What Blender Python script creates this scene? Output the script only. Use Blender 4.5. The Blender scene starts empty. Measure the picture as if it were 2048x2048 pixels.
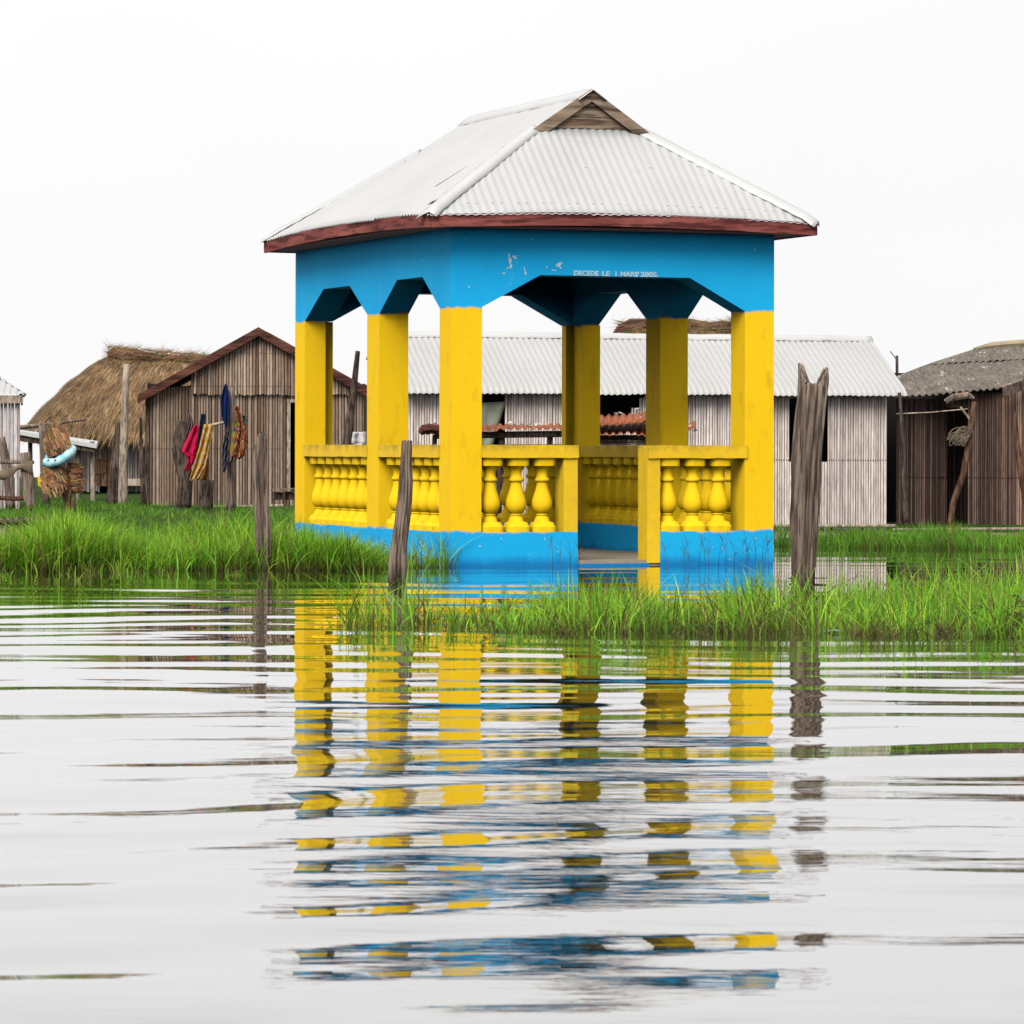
import bpy, math, random
import numpy as np
from mathutils import Vector, Matrix, noise

S = bpy.context.scene
C = S.collection
# ---------------------------------------------------------------- camera, sky, sun, exposure
F = 7890.0; H = 1.017; ROLL = -0.0027; HY = 898.0
cam = bpy.data.cameras.new("camera"); co = bpy.data.objects.new("camera", cam); C.objects.link(co)
co.location = (0, 0, H); co.rotation_euler = (math.pi/2, ROLL, 0)
cam.sensor_width = 36; cam.lens = 36*F/2048; cam.shift_y = -(1024-HY)/2048
cam.clip_start = 0.5; cam.clip_end = 6000
cam.dof.use_dof = True; cam.dof.focus_distance = 35; cam.dof.aperture_fstop = 22
S.camera = co
SUN_EL, SUN_AZ = math.radians(41), math.radians(-22)      # azimuth measured from behind the camera, towards its left
w = bpy.data.worlds.new("World"); S.world = w; w.use_nodes = True
wn = w.node_tree; wn.nodes.clear()
sky = wn.nodes.new('ShaderNodeTexSky'); sky.sky_type = 'NISHITA'; sky.sun_disc = False
sky.sun_elevation = SUN_EL; sky.sun_rotation = math.pi + SUN_AZ*-1; sky.dust_density = 3; sky.air_density = 1
hs = wn.nodes.new('ShaderNodeHueSaturation'); hs.inputs['Saturation'].default_value = 0.12
tc = wn.nodes.new('ShaderNodeTexCoord'); mp = wn.nodes.new('ShaderNodeMapping'); mp.inputs['Scale'].default_value = (1.2, 1.2, 3.2)
nz = wn.nodes.new('ShaderNodeTexNoise'); nz.inputs['Scale'].default_value = 1.6; nz.inputs['Detail'].default_value = 5
cr = wn.nodes.new('ShaderNodeValToRGB'); cr.color_ramp.elements[0].position = 0.3; cr.color_ramp.elements[1].position = 0.72
cr.color_ramp.elements[0].color = (9.15, 9.17, 9.25, 1); cr.color_ramp.elements[1].color = (10.1, 10.07, 10.0, 1)
mx = wn.nodes.new('ShaderNodeMixRGB'); mx.inputs[0].default_value = 0.93
bg = wn.nodes.new('ShaderNodeBackground'); bg.inputs[1].default_value = 0.1
ow = wn.nodes.new('ShaderNodeOutputWorld')
wn.links.new(sky.outputs[0], hs.inputs['Color']); wn.links.new(tc.outputs['Generated'], mp.inputs[0]); wn.links.new(mp.outputs[0], nz.inputs[0])
wn.links.new(nz.outputs[0], cr.inputs[0]); wn.links.new(hs.outputs[0], mx.inputs[1]); wn.links.new(cr.outputs[0], mx.inputs[2])
# heavier, more broken cloud higher up: only the water mirrors it
cr2 = wn.nodes.new('ShaderNodeValToRGB'); cr2.color_ramp.elements[0].position = 0.36; cr2.color_ramp.elements[1].position = 0.64
cr2.color_ramp.elements[0].color = (6.9, 6.9, 7.1, 1); cr2.color_ramp.elements[1].color = (10.8, 10.75, 10.7, 1)
sx_ = wn.nodes.new('ShaderNodeSeparateXYZ'); mr = wn.nodes.new('ShaderNodeMapRange'); mx2 = wn.nodes.new('ShaderNodeMixRGB')
mr.inputs[1].default_value = .12; mr.inputs[2].default_value = .34
wn.links.new(tc.outputs['Generated'], sx_.inputs[0]); wn.links.new(sx_.outputs[2], mr.inputs[0]); wn.links.new(mr.outputs[0], mx2.inputs[0])
nz2 = wn.nodes.new('ShaderNodeTexNoise'); nz2.inputs['Scale'].default_value = 2.6; nz2.inputs['Detail'].default_value = 4; wn.links.new(mp.outputs[0], nz2.inputs[0])
wn.links.new(nz2.outputs[0], cr2.inputs[0]); wn.links.new(mx.outputs[0], mx2.inputs[1]); wn.links.new(cr2.outputs[0], mx2.inputs[2]); wn.links.new(mx2.outputs[0], bg.inputs[0]); wn.links.new(bg.outputs[0], ow.inputs[0])
sl = bpy.data.lights.new("sun", 'SUN'); sl.energy = 3.3; sl.angle = math.radians(34); sl.color = (1, 0.965, 0.91)
so = bpy.data.objects.new("sun", sl); C.objects.link(so)
sdir = Vector((math.sin(SUN_AZ)*math.cos(SUN_EL), -math.cos(SUN_AZ)*math.cos(SUN_EL), math.sin(SUN_EL)))
so.rotation_euler = sdir.to_track_quat('Z', 'Y').to_euler(); so.location = (-10, -5, 30)
S.view_settings.view_transform = 'Standard'; S.view_settings.look = 'None'
S.view_settings.exposure = 0.1; S.view_settings.gamma = 1
S.render.engine = 'CYCLES'
S.cycles.max_bounces = 8; S.cycles.diffuse_bounces = 0; S.cycles.glossy_bounces = 3; S.cycles.transmission_bounces = 3
S.cycles.sample_clamp_indirect = 8; S.cycles.caustics_reflective = False; S.cycles.caustics_refractive = False

rnd = random.Random(11)
def P(px, py, Y):
    """world point that sits at photo pixel (px,py) at depth Y"""
    dx, dy = px-1024, HY-py
    return Vector(((dx*math.cos(ROLL)+dy*math.sin(ROLL))*Y/F, Y, H+(-dx*math.sin(ROLL)+dy*math.cos(ROLL))*Y/F))
def XP(px, Y): return (px-1024)*Y/F
def nv(x, y=0.0, z=0.0): return noise.noise(Vector((x, y, z)))

# ---------------------------------------------------------------- materials
MATS = {}
class NT:
    def __init__(s, name):
        s.m = bpy.data.materials.new(name); s.m.use_nodes = True; s.t = s.m.node_tree; s.t.nodes.clear()
        s.o = s.n('OutputMaterial')
    def n(s, ty, **k):
        nd = s.t.nodes.new('ShaderNode'+ty)
        for a, b in k.items():
            if a.startswith('i_'): nd.inputs[a[2:].replace('_', ' ')].default_value = b
            else: setattr(nd, a, b)
        return nd
    def l(s, a, b): s.t.links.new(a, b)
    def math(s, op, a, b=0.0, c=None):
        nd = s.n('Math', operation=op)
        for i, v in enumerate((a, b) if c is None else (a, b, c)):
            if isinstance(v, (int, float)): nd.inputs[i].default_value = v
            else: s.l(v, nd.inputs[i])
        return nd.outputs[0]
    def mix(s, f, a, b, bt='MIX'):
        nd = s.n('MixRGB', blend_type=bt)
        for i, v in enumerate((f, a, b)):
            if isinstance(v, (int, float)): nd.inputs[i].default_value = v
            elif isinstance(v, tuple): nd.inputs[i].default_value = (v[0], v[1], v[2], 1)
            else: s.l(v, nd.inputs[i])
        return nd.outputs[0]
    def noise(s, scale, detail=4, sc=(1, 1, 1), rough=.55, world=False):
        if world: src = s.n('NewGeometry').outputs['Position']
        else: src = s.n('TexCoord').outputs['Object']
        mp = s.n('Mapping'); mp.inputs['Scale'].default_value = sc; s.l(src, mp.inputs[0])
        nd = s.n('TexNoise'); nd.inputs['Scale'].default_value = scale; nd.inputs['Detail'].default_value = detail; nd.inputs['Roughness'].default_value = rough
        s.l(mp.outputs[0], nd.inputs['Vector']); return nd.outputs[0]
    def ramp(s, f, a, b, ca=0.0, cb=1.0):
        nd = s.n('MapRange'); s.l(f, nd.inputs[0])
        nd.inputs[1].default_value = a; nd.inputs[2].default_value = b; nd.inputs[3].default_value = ca; nd.inputs[4].default_value = cb
        return nd.outputs[0]
    def bsdf(s, col, rough=.7, metal=0.0, spec=.5, bump=None, bs=.3, bd=.01):
        p = s.n('BsdfPrincipled')
        if isinstance(col, tuple): p.inputs['Base Color'].default_value = (*col, 1)
        else: s.l(col, p.inputs['Base Color'])
        if isinstance(rough, (int, float)): p.inputs['Roughness'].default_value = rough
        else: s.l(rough, p.inputs['Roughness'])
        p.inputs['Metallic'].default_value = metal; p.inputs['Specular IOR Level'].default_value = spec
        if bump is not None:
            b = s.n('Bump'); b.inputs['Strength'].default_value = bs; b.inputs['Distance'].default_value = bd
            s.l(bump, b.inputs['Height']); s.l(b.outputs[0], p.inputs['Normal'])
        s.l(p.outputs[0], s.o.inputs[0]); return p

def plaster(name, base, alt, dirt=(.22, .13, .02), two=False):
    t = NT(name)
    n1 = t.noise(1.3, 4, world=True); n2 = t.noise(9, 6, world=True, sc=(1, 1, .35)); n3 = t.noise(55, 3, world=True)
    yel = t.mix(t.ramp(n1, .35, .7), base, alt)
    yel = t.mix(t.ramp(n2, .57, .82, 0, .42), yel, dirt)
    col = yel
    if two:
        z = t.n('SeparateXYZ'); t.l(t.n('NewGeometry').outputs['Position'], z.inputs[0]); z = z.outputs[2]
        ed = t.noise(7, 4, world=True, sc=(1, 1, .2))
        zz = t.math('ADD', z, t.ramp(ed, .3, .7, -.016, .016))
        up = t.math('GREATER_THAN', zz, 2.243); lo = t.math('LESS_THAN', zz, .30)
        isb = t.math('MAXIMUM', up, lo)
        b = t.mix(t.ramp(n1, .3, .72), (.005, .36, .74), (.010, .43, .81))
        wear = t.noise(3.2, 7, world=True, sc=(1, 1, .55), rough=.7)
        b = t.mix(t.ramp(wear, .60, .84, 0, .35), b, (.22, .58, .80))
        chips = t.noise(26, 3, world=True)
        b = t.mix(t.ramp(chips, .735, .75, 0, .8), b, (.55, .7, .75))
        # waterline stain at the foot of the walls
        wl = t.math('MULTIPLY', t.ramp(t.math('ADD', zz, t.ramp(wear, .3, .7, -.03, .03)), .02, .10, 1, 0), .7)
        b = t.mix(wl, b, (.004, .10, .34))
        d = t.math('MINIMUM', t.math('ABSOLUTE', t.math('SUBTRACT', zz, 2.240)), t.math('ABSOLUTE', t.math('SUBTRACT', zz, .30)))
        col = t.mix(isb, yel, b)
        col = t.mix(t.ramp(d, .004, .011, .65, 0), col, (.55, .42, .40))
    h = t.math('ADD', t.math('MULTIPLY', n3, .4), n1)
    t.bsdf(col, .78, spec=.2, bump=h, bs=.25, bd=.012); return t.m
YEL = (.88, .545, .004); YEL2 = (.92, .585, .008)
MATS['two_tone'] = plaster('yellow_and_blue_painted_plaster', YEL, YEL2, two=True)
MATS['yellow'] = plaster('yellow_painted_plaster', YEL, YEL2)

def rail_mat():
    t = NT('grimy_yellow_paint')
    n1 = t.noise(6, 6, world=True, rough=.7); n2 = t.noise(2, 3, world=True)
    z = t.n('SeparateXYZ'); t.l(t.n('NewGeometry').outputs['Position'], z.inputs[0])
    top = t.ramp(z.outputs[2], .98, 1.05)                  # soot and algae gather on the upper edge of the rail
    c = t.mix(t.ramp(n2, .3, .7), (.76, .47, .01), (.86, .56, .012))
    c = t.mix(t.math('MULTIPLY', t.ramp(n1, .42, .72, 0, .75), t.math('ADD', top, .25)), c, (.16, .12, .035))
    t.bsdf(c, .7, spec=.3, bump=n1, bs=.3, bd=.01); return t.m
MATS['rail'] = rail_mat()

def metal_sheet(name, a, b, rough=.5, rust=0.0, metal=.15, dirt=(.36, .355, .34)):
    t = NT(name)
    n1 = t.noise(1.1, 5, world=True); n2 = t.noise(7, 6, world=True, rough=.7); n3 = t.noise(40, 3, world=True)
    c = t.mix(t.ramp(n1, .3, .7), a, b)
    c = t.mix(t.ramp(n2, .55, .85, 0, .5), c, dirt)
    if rust: c = t.mix(t.ramp(n2, .66-rust*.2, .72, 0, .9), c, (.18, .06, .025))
    t.bsdf(c, rough, metal, bump=t.math('ADD', n1, t.math('MULTIPLY', n3, .15)), bs=.2, bd=.01); return t.m
MATS['roof'] = metal_sheet('pale_galvanised_sheet', (.45, .452, .45), (.50, .50, .495), .55)
MATS['roof_flat'] = metal_sheet('pale_flashing', (.50, .50, .495), (.56, .56, .55), .42)
MATS['roof_far'] = metal_sheet('weathered_pale_sheet', (.43, .425, .415), (.48, .475, .465), .55)
def rusty():
    t = NT('rusty_sheet')
    n1 = t.noise(2.4, 6, world=True, rough=.7); n2 = t.noise(11, 5, world=True)
    c = t.mix(t.ramp(n1, .35, .65), (.15, .03, .008), (.44, .11, .022))
    c = t.mix(t.ramp(n2, .5, .75, 0, .8), c, (.06, .02, .015))
    c = t.mix(t.ramp(n2, .22, .30, .6, 0), c, (.50, .38, .28))
    t.bsdf(c, .85, bump=n2, bs=.5, bd=.01); return t.m
MATS['rust'] = rusty()
def asb():
    t = NT('weathered_dark_sheet')
    n1 = t.noise(1.6, 6, world=True, rough=.7); n2 = t.noise(9, 6, world=True, sc=(3, .6, 1)); n3 = t.noise(5, 5, world=True, rough=.8)
    c = t.mix(t.ramp(n2, .3, .7), (.085, .068, .055), (.21, .18, .15))
    c = t.mix(t.ramp(n1, .52, .66, 0, .6), c, (.27, .24, .20))
    c = t.mix(t.ramp(n3, .60, .64, 0, .9), c, (.58, .52, .44))
    t.bsdf(c, .9, bump=n3, bs=.5, bd=.02); return t.m
MATS['asb'] = asb()

def vcol(name, rough=.85, sc=(1, 1, .12), amt=(.6, 1.25), bs=.5, scale=30, trans=0.0, spec=.25):
    """material whose colour is a per-vertex tint (one per stalk, strand or blade) broken up by noise"""
    t = NT(name)
    a = t.n('Attribute', attribute_name='Col')
    n = t.noise(scale, 4, sc=sc, world=True)
    f = t.ramp(n, .3, .7, amt[0], amt[1])
    c = t.mix(1.0, a.outputs['Color'], t.n('CombineXYZ').outputs[0], 'MULTIPLY')
    cx = [x for x in t.t.nodes if x.bl_idname == 'ShaderNodeCombineXYZ'][0]
    for i in range(3): t.l(f, cx.inputs[i])
    p = t.bsdf(c, rough, spec=spec, bump=n if bs else None, bs=bs, bd=.006)
    if trans:
        tr = t.n('BsdfTranslucent'); t.l(c, tr.inputs[0]); m = t.n('MixShader'); m.inputs[0].default_value = trans
        t.l(p.outputs[0], m.inputs[1]); t.l(tr.outputs[0], m.inputs[2]); t.l(m.outputs[0], t.o.inputs[0])
    return t.m
MATS['stalk'] = vcol('dry_stalk_wall', amt=(.68, 1.2), bs=.4, scale=22, sc=(1, 1, .2))
MATS['thatch'] = vcol('thatch', bs=0, amt=(.5, 1.15), scale=3, sc=(1, 1, 1))
MATS['blade'] = vcol('grass_blade', rough=.5, bs=0, amt=(.75, 1.2), scale=3, sc=(1, 1, 1), trans=.35, spec=.3)
MATS['cloth_v'] = vcol('printed_cloth', bs=0, amt=(.9, 1.08), scale=20, sc=(1, 1, 1), trans=.12, spec=.1)

def wood(name, dark, light, scale=14, grain=.16, bs=.9, world=True, ax='z', wet=False):
    t = NT(name); g1 = (1, 1, grain) if ax == 'z' else (grain*.7, grain*.7, 1)
    n1 = t.noise(scale, 6, sc=g1, world=world, rough=.65); n2 = t.noise(scale*2.6, 4, sc=g1, world=world)
    n3 = t.noise(1.8, 3, world=world)
    c = t.mix(t.ramp(n1, .36, .62), dark, light)
    c = t.mix(t.ramp(n2, .40, .52, .8, 0), c, tuple(x*.28 for x in dark))
    c = t.mix(t.ramp(n3, .4, .7, 0, .35), c, tuple(x*.6 for x in dark))
    if wet:                                                # soaked, algae-dark foot where the post stands in the lagoon
        z = t.n('SeparateXYZ'); t.l(t.n('NewGeometry').outputs['Position'], z.inputs[0])
        e = t.ramp(t.math('ADD', z.outputs[2], t.ramp(n1, .3, .7, -.06, .06)), .03, .16, .85, 0)
        c = t.mix(e, c, (.022, .016, .011))
    t.bsdf(c, .9, spec=.2, bump=t.math('ADD', n1, n2), bs=bs, bd=.012); return t.m
MATS['driftwood'] = wood('grey_driftwood', (.13, .09, .068), (.33, .255, .20), grain=.07, scale=18, wet=True)
MATS['darkwood'] = wood('dark_wet_wood', (.035, .024, .018), (.16, .115, .09))
MATS['brownwood'] = wood('brown_wood', (.075, .036, .022), (.19, .105, .06))
MATS['bamboo'] = wood('pale_bamboo', (.30, .23, .17), (.52, .43, .34), bs=.2)
MATS['red_fascia'] = wood('red_brown_fascia_paint', (.15, .032, .030), (.31, .095, .078), scale=9, bs=.3, ax='x')
MATS['red_fascia'].node_tree.nodes
MATS['gable'] = wood('bare_gable_board', (.19, .125, .085), (.42, .32, .24), scale=10, bs=.4, ax='x')
MATS['rakewood'] = wood('rusty_rake_board', (.055, .020, .015), (.17, .065, .045), scale=8, bs=.4, ax='x')
def plain(name, col, rough=.8, **k):
    t = NT(name); n = t.noise(8, 5, world=True)
    c = t.mix(t.ramp(n, .3, .7), tuple(x*.75 for x in col), tuple(min(1, x*1.15) for x in col)); t.bsdf(c, rough, **k); return t.m
MATS['dark'] = plain('painted_void_shade', (.010, .008, .008), .95)  # near-black colour painted in as the shade of unlit rooms and gaps
MATS['soffit'] = plain('stained_soffit', (.06, .022, .02), .9)
MATS['floor'] = plain('bare_cement', (.33, .27, .20), .8)
MATS['white'] = plain('white_paint', (.75, .76, .78), .7); MATS['faded'] = plain('faded_white_paint', (.50, .66, .76), .8)
MATS['bag'] = plain('black_plastic', (.012, .013, .02), .35)
MATS['tarp'] = plain('grey_green_tarp', (.24, .26, .19), .75)
MATS['litter'] = plain('pale_litter', (.62, .58, .52), .8)
MATS['yellow_plastic'] = plain('yellow_plastic', (.75, .42, .01), .4)
MATS['rope'] = plain('old_rope', (.17, .13, .085), .95)
def mud():
    t = NT('muddy_ground'); n = t.noise(2.2, 6, world=True); n2 = t.noise(14, 5, world=True)
    c = t.mix(t.ramp(n, .3, .7), (.020, .040, .008), (.035, .075, .010)); c = t.mix(t.ramp(n2, .5, .8, 0, .6), c, (.09, .07, .045))
    t.bsdf(c, 1.0, spec=.05, bump=n2, bs=.6, bd=.03); return t.m
MATS['mud'] = mud()
def ringm():
    t = NT('speckled_pale_blue_tube'); n = t.noise(11, 3, world=True); v = t.n('TexVoronoi'); v.inputs['Scale'].default_value = 8
    t.l(t.n('NewGeometry').outputs['Position'], v.inputs[0])
    c = t.mix(t.ramp(n, .35, .65), (.50, .66, .62), (.17, .50, .62)); c = t.mix(t.ramp(v.outputs[0], .16, .2, .95, 0), c, (.03, .025, .02))
    t.bsdf(c, .5); return t.m
MATS['ring'] = ringm()
def water():
    t = NT('lagoon_water')
    # fine ripples on top of the modelled waves
    a = t.noise(1.0, 3, sc=(2.2, 9.5, 1), world=True); b = t.noise(1.0, 4, sc=(6, 20, 1), world=True)
    env = t.ramp(t.noise(.22, 2, world=True, sc=(1, .6, 1)), .42, .62, .25, 1.0)
    sp = t.n('SeparateXYZ'); t.l(t.n('NewGeometry').outputs['Position'], sp.inputs[0])
    calm = t.ramp(sp.outputs[1], 9.0, 22.0, 1.0, .2)     # sheltered water behind the grass lies calmer
    h = t.math('MULTIPLY', t.math('MULTIPLY', t.math('ADD', t.math('MULTIPLY', a, .9), t.math('MULTIPLY', b, .12)), env), calm)
    bp = t.n('Bump'); bp.inputs['Strength'].default_value = 1.0; bp.inputs['Distance'].default_value = .0032; t.l(h, bp.inputs['Height'])
    g = t.n('BsdfGlossy'); g.inputs['Roughness'].default_value = .004; g.inputs[0].default_value = (.985, .98, .985, 1); t.l(bp.outputs[0], g.inputs['Normal'])
    d = t.n('BsdfDiffuse'); d.inputs[0].default_value = (.035, .036, .022, 1)
    fr = t.n('Fresnel'); fr.inputs[0].default_value = 1.34; t.l(bp.outputs[0], fr.inputs['Normal'])
    f = t.math('POWER', fr.outputs[0], .35)
    m = t.n('MixShader'); t.l(f, m.inputs[0]); t.l(d.outputs[0], m.inputs[1]); t.l(g.outputs[0], m.inputs[2]); t.l(m.outputs[0], t.o.inputs[0])
    return t.m
MATS['water'] = water()

# ---------------------------------------------------------------- mesh helpers
def tag(o, label=None, cat=None, group=None, kind=None):
    if label: o['label'] = label
    if cat: o['category'] = cat
    if group: o['group'] = group
    if kind: o['kind'] = kind
    return o
def empty(name, loc, label, cat, group=None):
    o = bpy.data.objects.new(name, None); C.objects.link(o); o.location = loc; o.empty_display_size = .1
    return tag(o, label, cat, group)
class MB:
    def __init__(s): s.v = []; s.f = []; s.c = []
    def add(s, vs, fs, col=(1, 1, 1)):
        b = len(s.v); s.v += [tuple(v) for v in vs]; s.f += [tuple(i+b for i in f) for f in fs]
        s.c += (list(col) if isinstance(col, list) else [col]*len(vs))
    def box(s, O, a, b, c, col=(1, 1, 1)):
        """parallelepiped from corner O with edge vectors a,b,c"""
        O, a, b, c = map(Vector, (O, a, b, c))
        vs = [O, O+a, O+a+b, O+b, O+c, O+a+c, O+a+b+c, O+b+c]
        s.add(vs, [(0, 3, 2, 1), (4, 5, 6, 7), (0, 1, 5, 4), (1, 2, 6, 5), (2, 3, 7, 6), (3, 0, 4, 7)], col)
    def prism(s, pts, ext, col=(1, 1, 1)):
        ext = Vector(ext); n = len(pts); vs = [Vector(p) for p in pts]; vs += [v+ext for v in vs]
        s.add(vs, [tuple(range(n))[::-1], tuple(range(n, 2*n))]+[(i, (i+1) % n, n+(i+1) % n, n+i) for i in range(n)], col)
    def tube(s, pts, rad, n=10, rough=0.0, seed=0.0, cap=True, col=(1, 1, 1), ridge=0.0, sub=1):
        pts = [Vector(p) for p in pts]
        if isinstance(rad, (int, float)): rad = [rad]*len(pts)
        if sub > 1:
            P2, R2 = [], []
            for i in range(len(pts)-1):
                for k in range(sub):
                    q = k/sub; P2.append(pts[i].lerp(pts[i+1], q)); R2.append(rad[i]*(1-q)+rad[i+1]*q)
            P2.append(pts[-1]); R2.append(rad[-1]); pts, rad = P2, R2
        vs, fs = [], []
        ref = Vector((0, 1, 0)) if abs((pts[-1]-pts[0]).normalized().y) < .9 else Vector((1, 0, 0))
        for i, p in enumerate(pts):
            d = (pts[min(i+1, len(pts)-1)]-pts[max(i-1, 0)]).normalized()
            a = d.cross(ref).normalized(); b = d.cross(a)
            for k in range(n):
                th = 2*math.pi*k/n
                r = rad[i]*(1+rough*nv(math.cos(th)*1.3+seed, math.sin(th)*1.3, p.length*3+seed)+ridge*nv(math.cos(th)*5+seed, math.sin(th)*5, p.length*.8))
                vs.append(p+a*math.cos(th)*r+b*math.sin(th)*r)
        for i in range(len(pts)-1):
            for k in range(n):
                fs.append((i*n+k, i*n+(k+1) % n, (i+1)*n+(k+1) % n, (i+1)*n+k))
        if cap: fs += [tuple(range(n))[::-1], tuple(range((len(pts)-1)*n, len(pts)*n))]
        s.add(vs, fs, col)
    def build(s, name, mat, parent=None, smooth=False, solid=0.0, bevel=0.0, origin=None):
        me = bpy.data.meshes.new(name)
        off = Vector((0, 0, 0))
        if parent is not None: off = parent_world(parent)
        elif origin is not None: off = Vector(origin)
        me.from_pydata([(x-off.x, y-off.y, z-off.z) for x, y, z in s.v], [], s.f); me.update()
        at = me.color_attributes.new('Col', 'FLOAT_COLOR', 'POINT')
        at.data.foreach_set('color', np.array([(c[0], c[1], c[2], 1) for c in s.c], dtype=np.float32).ravel())
        me.materials.append(MATS[mat])
        if smooth: me.polygons.foreach_set('use_smooth', [True]*len(me.polygons))
        o = bpy.data.objects.new(name, me); C.objects.link(o)
        if parent is not None: o.parent = parent
        else: o.location = off
        if bevel:
            m = o.modifiers.new('bevel', 'BEVEL'); m.width = bevel; m.segments = 2; m.limit_method = 'ANGLE'
        if solid:
            m = o.modifiers.new('solid', 'SOLIDIFY'); m.thickness = solid; m.offset = 0
        return o
def parent_world(p):
    v = Vector((0, 0, 0))
    while p is not None: v += p.location; p = p.parent
    return v
def npmesh(name, V, Fq, Cc, mat, smooth=False, parent=None):
    me = bpy.data.meshes.new(name); n = len(V); m = len(Fq)
    me.vertices.add(n); me.vertices.foreach_set('co', V.astype(np.float32).ravel())
    k = Fq.shape[1]
    me.loops.add(m*k); me.loops.foreach_set('vertex_index', Fq.astype(np.int32).ravel())
    me.polygons.add(m); me.polygons.foreach_set('loop_start', np.arange(0, m*k, k, dtype=np.int32))
    try: me.polygons.foreach_set('loop_total', np.full(m, k, dtype=np.int32))
    except Exception: pass
    me.update(calc_edges=True)
    if Cc is not None:
        at = me.color_attributes.new('Col', 'FLOAT_COLOR', 'POINT'); at.data.foreach_set('color', np.c_[Cc, np.ones(n)].astype(np.float32).ravel())
    if smooth: me.polygons.foreach_set('use_smooth', np.ones(m, dtype=bool))
    me.materials.append(MATS[mat]); me.validate()
    o = bpy.data.objects.new(name, me); C.objects.link(o)
    if parent is not None:
        o.parent = parent; off = parent_world(parent); o.matrix_parent_inverse = Matrix.Translation(-off)
    return o

# ---------------------------------------------------------------- water
def make_water():
    rows = [4.0]
    while rows[-1] < 62: rows.append(rows[-1]+max(.022, .0013*rows[-1]*max(1, rows[-1]/12)))
    ys = np.array(rows); xs = np.arange(-9, 9.001, .09)
    X, Y = np.meshgrid(xs, ys)
    Z = np.zeros_like(X); rs = np.random.RandomState(5)
    def lf(kx, ky, ph): return np.sin(X*kx+Y*ky+ph)
    warp = .34*lf(.75, .21, 1.0)+.25*lf(-1.1, .35, 2.0)+.12*lf(2.3, .9, .3)+.05*lf(4.1, -1.2, .9)
    for lam, slope, ang, ph in [(1.75, .019, 4, .3), (1.25, .017, -5, 2.1), (.93, .015, 9, 4.0), (.71, .011, -9, 1.2), (.52, .009, 2, 5.2), (.34, .006, 6, 2.7), (.27, .005, -4, .6), (.62, .010, 34, .9), (.47, .010, -38, 3.3), (.30, .006, 22, 1.9), (.26, .005, -25, 4.4)]:
        k = 2*math.pi/lam; a = math.radians(ang)
        env = .62+.38*np.sin(X*.5*rs.uniform(.6, 1.6)+Y*rs.uniform(.15, .5)+rs.uniform(0, 6))
        near = np.clip((19-Y)/8, .12, 1) if abs(ang) > 15 else 1
        Z += near*slope/k*env*np.sin(k*((Y+warp*min(1, lam))*math.cos(a)+X*math.sin(a))+ph)
    # ring of a passing wake in the foreground
    R = np.hypot(X-1.2, (Y-4.6)); Z += .0016*np.sin(R*2*math.pi/.8)*np.exp(-((R-4.2)/2.2)**2)
    amp = np.interp(Y, [4, 9, 13, 19, 22, 27, 31, 45, 60, 62], [1.55, 1.45, 1.0, .82, .85, .62, .3, .2, .05, 0])
    edge = np.clip((9-np.abs(X))/1.0, 0, 1)
    Z = Z*amp*edge
    V = np.c_[X.ravel(), Y.ravel(), Z.ravel()]; ny, nx = X.shape
    i = np.arange((ny-1)*(nx-1)); r = i//(nx-1); c = i % (nx-1); a = r*nx+c
    Fq = np.c_[a, a+1, a+nx+1, a+nx]
    # the still sheet that carries the lagoon on to the horizon shares the mesh
    B = 3000; y0, y1, x0, x1 = 4, ys[-1], -9, xs[-1]
    ov = np.array([(-B, -B, 0), (B, -B, 0), (B, B, 0), (-B, B, 0), (x0, y0, 0), (x1, y0, 0), (x1, y1, 0), (x0, y1, 0)], float)
    n = len(V); of = np.array([(0, 1, 5, 4), (1, 2, 6, 5), (2, 3, 7, 6), (3, 0, 4, 7)])+n
    o = npmesh('water', np.r_[V, ov], np.r_[Fq, of], None, 'water', smooth=True); o['kind'] = 'structure'
make_water()

def land(name, poly, z, seed):
    """low muddy bank: a gently domed sheet with a ragged edge that dips under the water"""
    mb = MB(); c = Vector((sum(p[0] for p in poly)/len(poly), sum(p[1] for p in poly)/len(poly)))
    pts = []
    for i in range(len(poly)):
        a, b = Vector(poly[i]), Vector(poly[(i+1) % len(poly)]); m = max(2, int((b-a).length/.25))
        for k in range(m):
            q = a.lerp(b, k/m); d = (q-c).normalized(); pts.append(q+d*.25*nv(q.x*1.7+seed, q.y*1.1))
    n = len(pts); vs = [(p.x, p.y, -.15) for p in pts]+[(c.x+(p.x-c.x)*.985, c.y+(p.y-c.y)*.985, z) for p in pts]+[(c.x, c.y, z+.01)]
    fs = [(i, (i+1) % n, n+(i+1) % n, n+i) for i in range(n)]+[(n+i, n+(i+1) % n, 2*n) for i in range(n)]
    mb.add(vs, fs); o = mb.build(name, 'mud'); o['kind'] = 'structure'; return o
land('ground', [(-6.3, 33.0), (-.75, 33.7), (-1.6, 36), (-2.4, 38), (-3.4, 37), (-6.3, 34.6)], .018, 1)
land('ground', [(-9, 55), (-5.4, 53.5), (-3.9, 44), (-2.2, 43.5), (-1.9, 48.6), (1.0, 49.6), (5.6, 50.9), (16, 50.5), (30, 70), (20, 130), (-30, 130), (-18, 58)], .05, 7)
land('ground', [(2.7, 42.6), (9.5, 40.2), (14, 42.0), (5.5, 44.3), (2.9, 44.0)], .012, 13)

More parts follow.
